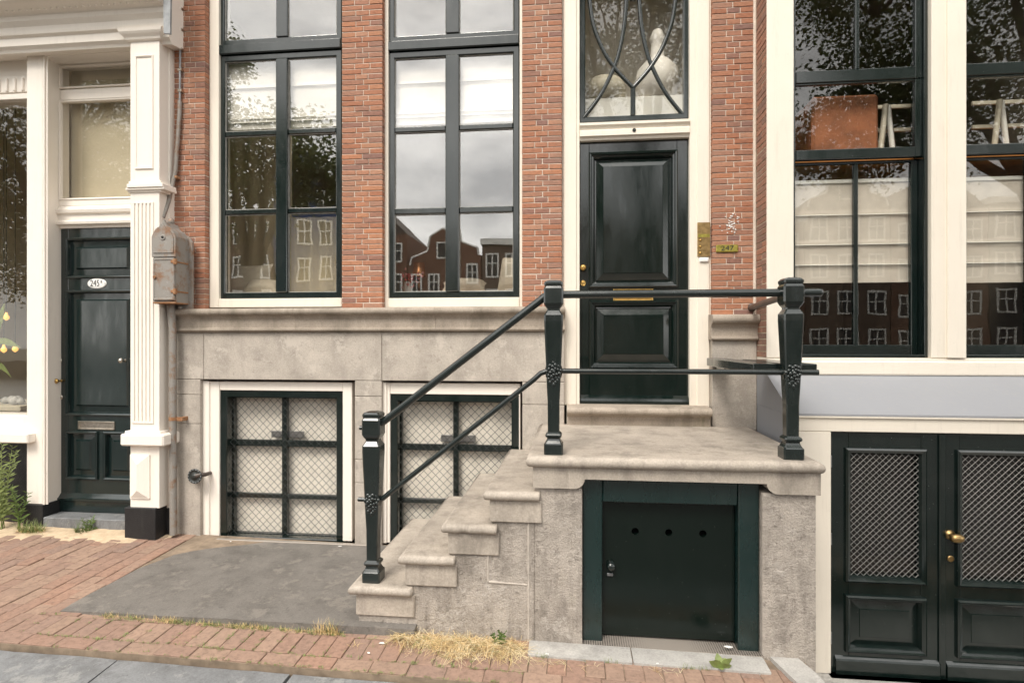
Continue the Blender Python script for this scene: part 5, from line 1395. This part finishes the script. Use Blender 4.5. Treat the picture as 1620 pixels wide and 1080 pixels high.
def leafy(px, y, stems, h, label, leafL, mat, spread=.35, nl=26, zbase=None):
    x_ = X(px, y); z_ = gz(x_, y) if zbase is None else zbase; t = thing('weed_plant', (x_, y, z_), label, 'weed')
    st_ = MB(); lf = MB()
    for s in range(stems):
        a_ = rg.uniform(0, 6.283); ln = h * rg.uniform(.6, 1.0); tip = Vector((x_ + spread * h * math.cos(a_) * rg.uniform(.2, 1), y + spread * h * .5 * math.sin(a_), z_ + ln)); p0 = Vector((x_ + rg.gauss(0, .012), y + rg.gauss(0, .01), z_))
        mid = (p0 + tip) / 2 + Vector((0, 0, .06 * h)); path = [p0, mid, tip]; st_.tube(path, [.004, .003, .0012], 5)
        for k in range(nl):
            t_ = .12 + .88 * k / nl; c = (p0.lerp(mid, t_ * 2) if t_ < .5 else mid.lerp(tip, t_ * 2 - 1)); az = k * 2.4 + s
            L = leafL * rg.uniform(.6, 1.2) * (1.15 - .6 * t_); e = c + Vector((math.cos(az) * L, math.sin(az) * L * .8, L * rg.uniform(.2, .9)))
            leaf_strip(lf, c, e, L * .10 if leafL > .05 else L * .3, .1 * L, 4)
    st_.build('stem', mat, t); lf.build('leaves', mat, t, 'stuff')
leafy(3, -.14, 7, .78, 'tall leafy green weed growing against the black shopfront plinth', .085, 'leaf_pale', .22, 42)
leafy(30, -.12, 3, .5, 'smaller green weed beside the tall weed at the shopfront', .07, 'leaf_green', .3, 26)
leafy(790, -1.33, 4, .10, 'little green seedling in the straw at the stoop wall', .03, 'leaf_green', .6, 8)
leafy(138, -.12, 5, .13, 'young green weed sprouting from the shop doorstep joint', .06, 'leaf_green', .9, 8)
# broad-leaved weed by the hatch
px, y = 1140, -1.40; x_ = X(px, y); z_ = gz(x_, y)
bw = thing('dock_weed', (x_, y, z_), 'flat bright green broad leaved weed in the joint below the hatch', 'weed')
for k in range(9):
    a_ = k * .75 + .2; L = rg.uniform(.045, .08); b = MB(); leaf_strip(b, (x_, y, z_ + .012), (x_ + L * .85 * math.cos(a_), y + L * .6 * math.sin(a_), z_ + .035 + .022 * (k % 3)), L * .28, .012, 5); b.build('leaf', 'leaf_pale', bw)
for px, y, s_, lb_ in ((1153, -1.23, .022, 'torn white paper strip on the perforated plate below the hatch'), (605, -1.40, .016, 'crumpled white paper scrap on pavers beside the straw heap'), (583, -1.50, .012, 'tiny white scrap on the upright pavers before the first step'),
                   (866, -1.39, .012, 'small white scrap on the flagstone left of the hatch'), (1040, -1.40, .01, 'tiny white scrap on the flagstone under the middle of the hatch'), (538, -.12, .012, 'white scrap at the corner of the left cellar window'), (365, -.11, .010, 'tiny white scrap at the drain strip end near the conduit pipe')):
    x_ = X(px, y); b = MB(); pts = [(x_ + s_ * math.cos(t) * rg.uniform(.5, 1.4), y + s_ * .5 * math.sin(t) * rg.uniform(.5, 1.2)) for t in [k * .9 for k in range(7)]]
    z_ = (gz(x_, y) + .006) if y < -.2 else -.036
    if px == 1153: z_ = -.095
    if px in (866, 1040): z_ += .003
    tag(b.prism_z(pts, z_, z_ + .003).build('paper_scrap', 'enamel', None), lb_, 'litter', 'paper scraps')

# ------------------------------------------------------------------ the other side of the street (seen in the panes)
def far_house(x0, w, h, wallm, storeys, bays, gable, label, y=-41.0):
    t = thing('canal_house', (x0 + w / 2, y - 3, .05), label, 'house')
    MB().box(x0, x0 + w, y - 8, y, .05, h).build('wall', wallm, t)
    if gable == 'bell':
        pts = [(x0 + .2, h), (x0 + w - .2, h), (x0 + w - .3, h + .6), (x0 + w * .72, h + 1.1), (x0 + w * .68, h + 2.4), (x0 + w * .5, h + 3.0), (x0 + w * .32, h + 2.4), (x0 + w * .28, h + 1.1), (x0 + .3, h + .6)]
        MB().prism_y(pts, y - .5, y + .02).build('gable', wallm, t)
        cp_ = MB()
        for i in range(1, len(pts)):
            p, q = pts[i], pts[(i + 1) % len(pts)]; cp_.tube([(p[0], y - .05, p[1]), (q[0], y - .05, q[1])], .11, 5)
        cp_.build('coping', 'far_white', t)
        gw = MB().ring(x0 + w / 2 - .5, x0 + w / 2 + .5, h + .5, h + 1.9, .12, y + .08, y - .1, .01).build('window', 'far_white', t)
        MB().box(x0 + w / 2 - .4, x0 + w / 2 + .4, y - .02, y + .04, h + .6, h + 1.8).build('pane', 'far_dark', gw)
        pts2 = [(x0 + .1, h), (x0 + w - .1, h), (x0 + w / 2, h + 2.2)]; MB().prism_y(pts2, y - 8, y - .55).build('roof', 'far_roof', t)
    elif gable == 'peak':
        MB().prism_y([(x0, h), (x0 + w, h), (x0 + w / 2, h + 3.0)], y - 8, y).build('roof', 'far_roof', t)
    else:
        MB().box(x0 - .1, x0 + w + .1, y - 8.1, y + .35, h, h + .45).build('cornice', 'far_white', t)
    sh = (h - .4) / storeys; bw_ = w / bays
    for s in range(storeys):
        for b_ in range(bays):
            cx = x0 + bw_ * (b_ + .5); wz0 = .05 + s * sh + .62; wh = sh - .95; ww = min(1.3, bw_ * .66)
            f = MB().ring(cx - ww / 2, cx + ww / 2, wz0, wz0 + wh, .14, y + .06, y - .1, .01); f.box(cx - .05, cx + .05, y - .05, y + .03, wz0 + .14, wz0 + wh - .14); f.box(cx - ww / 2 + .14, cx + ww / 2 - .14, y - .05, y + .035, wz0 + wh * .55, wz0 + wh * .55 + .09)
            fo = f.build('window', 'far_white', t)
            MB().box(cx - ww / 2 + .13, cx + ww / 2 - .13, y - .02, y + .012, wz0 + .13, wz0 + wh - .13).build('pane', 'far_dark', fo)
specs = [(-38, 6.5, 11, 'far_brick', 4, 3, 'bell', 'far canal house of red brick with bell gable, leftmost of the row'),
         (-31.4, 6.0, 12, 'far_brick_brown', 4, 3, 'flat', 'far brown canal house with straight white cornice'),
         (-25.3, 5.6, 15.5, 'far_blue', 5, 3, 'bell', 'far dark blue canal house with white windows'),
         (-19.6, 6.2, 10.8, 'far_brick', 4, 3, 'peak', 'far red canal house with pointed roof beside the blue one'),
         (-13.3, 5.8, 8.2, 'far_brick', 3, 4, 'bell', 'far red canal house with bell gable and four bays'),
         (-7.4, 6.4, 9.0, 'far_brick_brown', 3, 4, 'flat', 'far wide brown canal house with four bays'),
         (-.9, 5.6, 10.4, 'far_brick', 4, 3, 'bell', 'far red canal house with bell gable next to the wide brown one'),
         (4.8, 6.0, 11.0, 'far_brick_brown', 4, 3, 'peak', 'far brown canal house with pointed roof'),
         (10.9, 6.2, 10.5, 'far_brick', 4, 3, 'flat', 'far red canal house with straight white cornice'),
         (17.2, 5.8, 11.6, 'far_brick_brown', 4, 3, 'bell', 'far brown canal house with bell gable'),
         (23.1, 6.6, 11.0, 'far_brick', 4, 3, 'peak', 'far red canal house with pointed roof, last of the row'),
         (29.8, 6.0, 11.4, 'far_dark', 4, 3, 'flat', 'far black canal house with white cornice')]
for s in specs: far_house(*s)
def tree(x, y, z0, H, crowns, label, n=5200, seed=1):
    r = random.Random(seed); t = thing('elm_tree', (x, y, z0), label, 'tree', 'street trees along the canal')
    tk = MB(); top = Vector((x + r.uniform(-.3, .3), y, z0 + H * .45))
    tk.tube([(x, y, z0 - .1), (x + .05, y, z0 + 1.2), (x + .1, y + .05, z0 + H * .25), top], [.34, .26, .22, .17], 10)
    tk.build('trunk', 'bark', t)
    lb = MB(); lv = MB()
    for (cx, cy, cz, rr) in crowns:
        c = Vector((x + cx, y + cy, z0 + cz))
        lb.tube([top - Vector((0, 0, r.uniform(.1, 1.2))), top.lerp(c, .5) + Vector((r.gauss(0, .2), r.gauss(0, .2), .3)), c + Vector((0, 0, rr * .4))], [.12, .08, .03], 7)
        for q in range(9):
            d = Vector((r.gauss(0, 1), r.gauss(0, 1), r.gauss(.2, .8))).normalized() * rr * r.uniform(.5, .95)
            lb.tube([c - Vector((0, 0, rr * .3)), c + d * .5 + Vector((0, 0, .1)), c + d], [.045, .025, .008], 5)
        cl = [c + Vector((r.gauss(0, 1), r.gauss(0, 1), r.gauss(0, .85))).normalized() * rr * r.random() ** .4 for _ in range(46)]
        for q in range(int(n / len(crowns))):
            k = r.choice(cl); p = k + Vector((r.gauss(0, 1), r.gauss(0, 1), r.gauss(0, .7))) * rr * .19
            a_ = Vector((r.gauss(0, 1), r.gauss(0, 1), r.gauss(0, .6))).normalized(); b_ = a_.cross(Vector((r.gauss(0, 1), r.gauss(0, 1), r.gauss(0, 1)))).normalized()
            L = r.uniform(.035, .065); lv.add([p - a_ * L, p + b_ * L * .55, p + a_ * L, p - b_ * L * .55], [(0, 1, 2, 3)], False, r.random())
    lb.build('limbs', 'bark', t); lv.build('crown', 'tree_leaf', t, 'stuff')
tree(9.5, -8.4, -.25, 11, [(-2.2, 0, 6.8, 2.0), (.5, .3, 8.2, 2.2), (2.6, 0, 6.6, 1.9), (-1.0, 0, 10.0, 2.0), (1.9, -.3, 9.9, 1.9), (4.4, .2, 8.2, 1.8), (-3.4, .3, 9.0, 1.6), (-3.6, 0, 6.5, 1.5)], 'leafy street tree across the road from the cream house', 56000, 3)  # last crown lobe added to darken the sky reflection over the storage box
tree(1.6, -8.6, -.25, 12, [(-.6, 0, 8.6, 1.5), (1.3, .2, 9.2, 1.7), (.4, 0, 11.0, 1.8), (-1.6, .1, 10.6, 1.2)], 'slender street tree across the road from the front door', 20000, 5)
tree(-13.0, -8.5, -.25, 11, [(-1.8, 0, 6.4, 2.0), (.7, .3, 7.4, 2.0), (2.4, 0, 9.0, 1.6), (-.6, 0, 9.8, 2.0), (-3.0, 0, 8.4, 1.8), (1.6, 0, 5.8, 1.2), (-.8, .1, 4.2, 1.3), (-1.9, .2, 5.0, 1.3)], 'leafy street tree across the road from the white shopfront', 48000, 8)
tree(-7.9, -8.5, -.25, 9, [(0, 0, 5.5, 1.3), (1.0, .1, 6.5, 1.1), (-1.0, 0, 6.7, 1.2), (2.0, 0, 5.9, .9), (-.9, 0, 8.8, .9)], 'small street tree across the road from the left cellar window', 20000, 12)
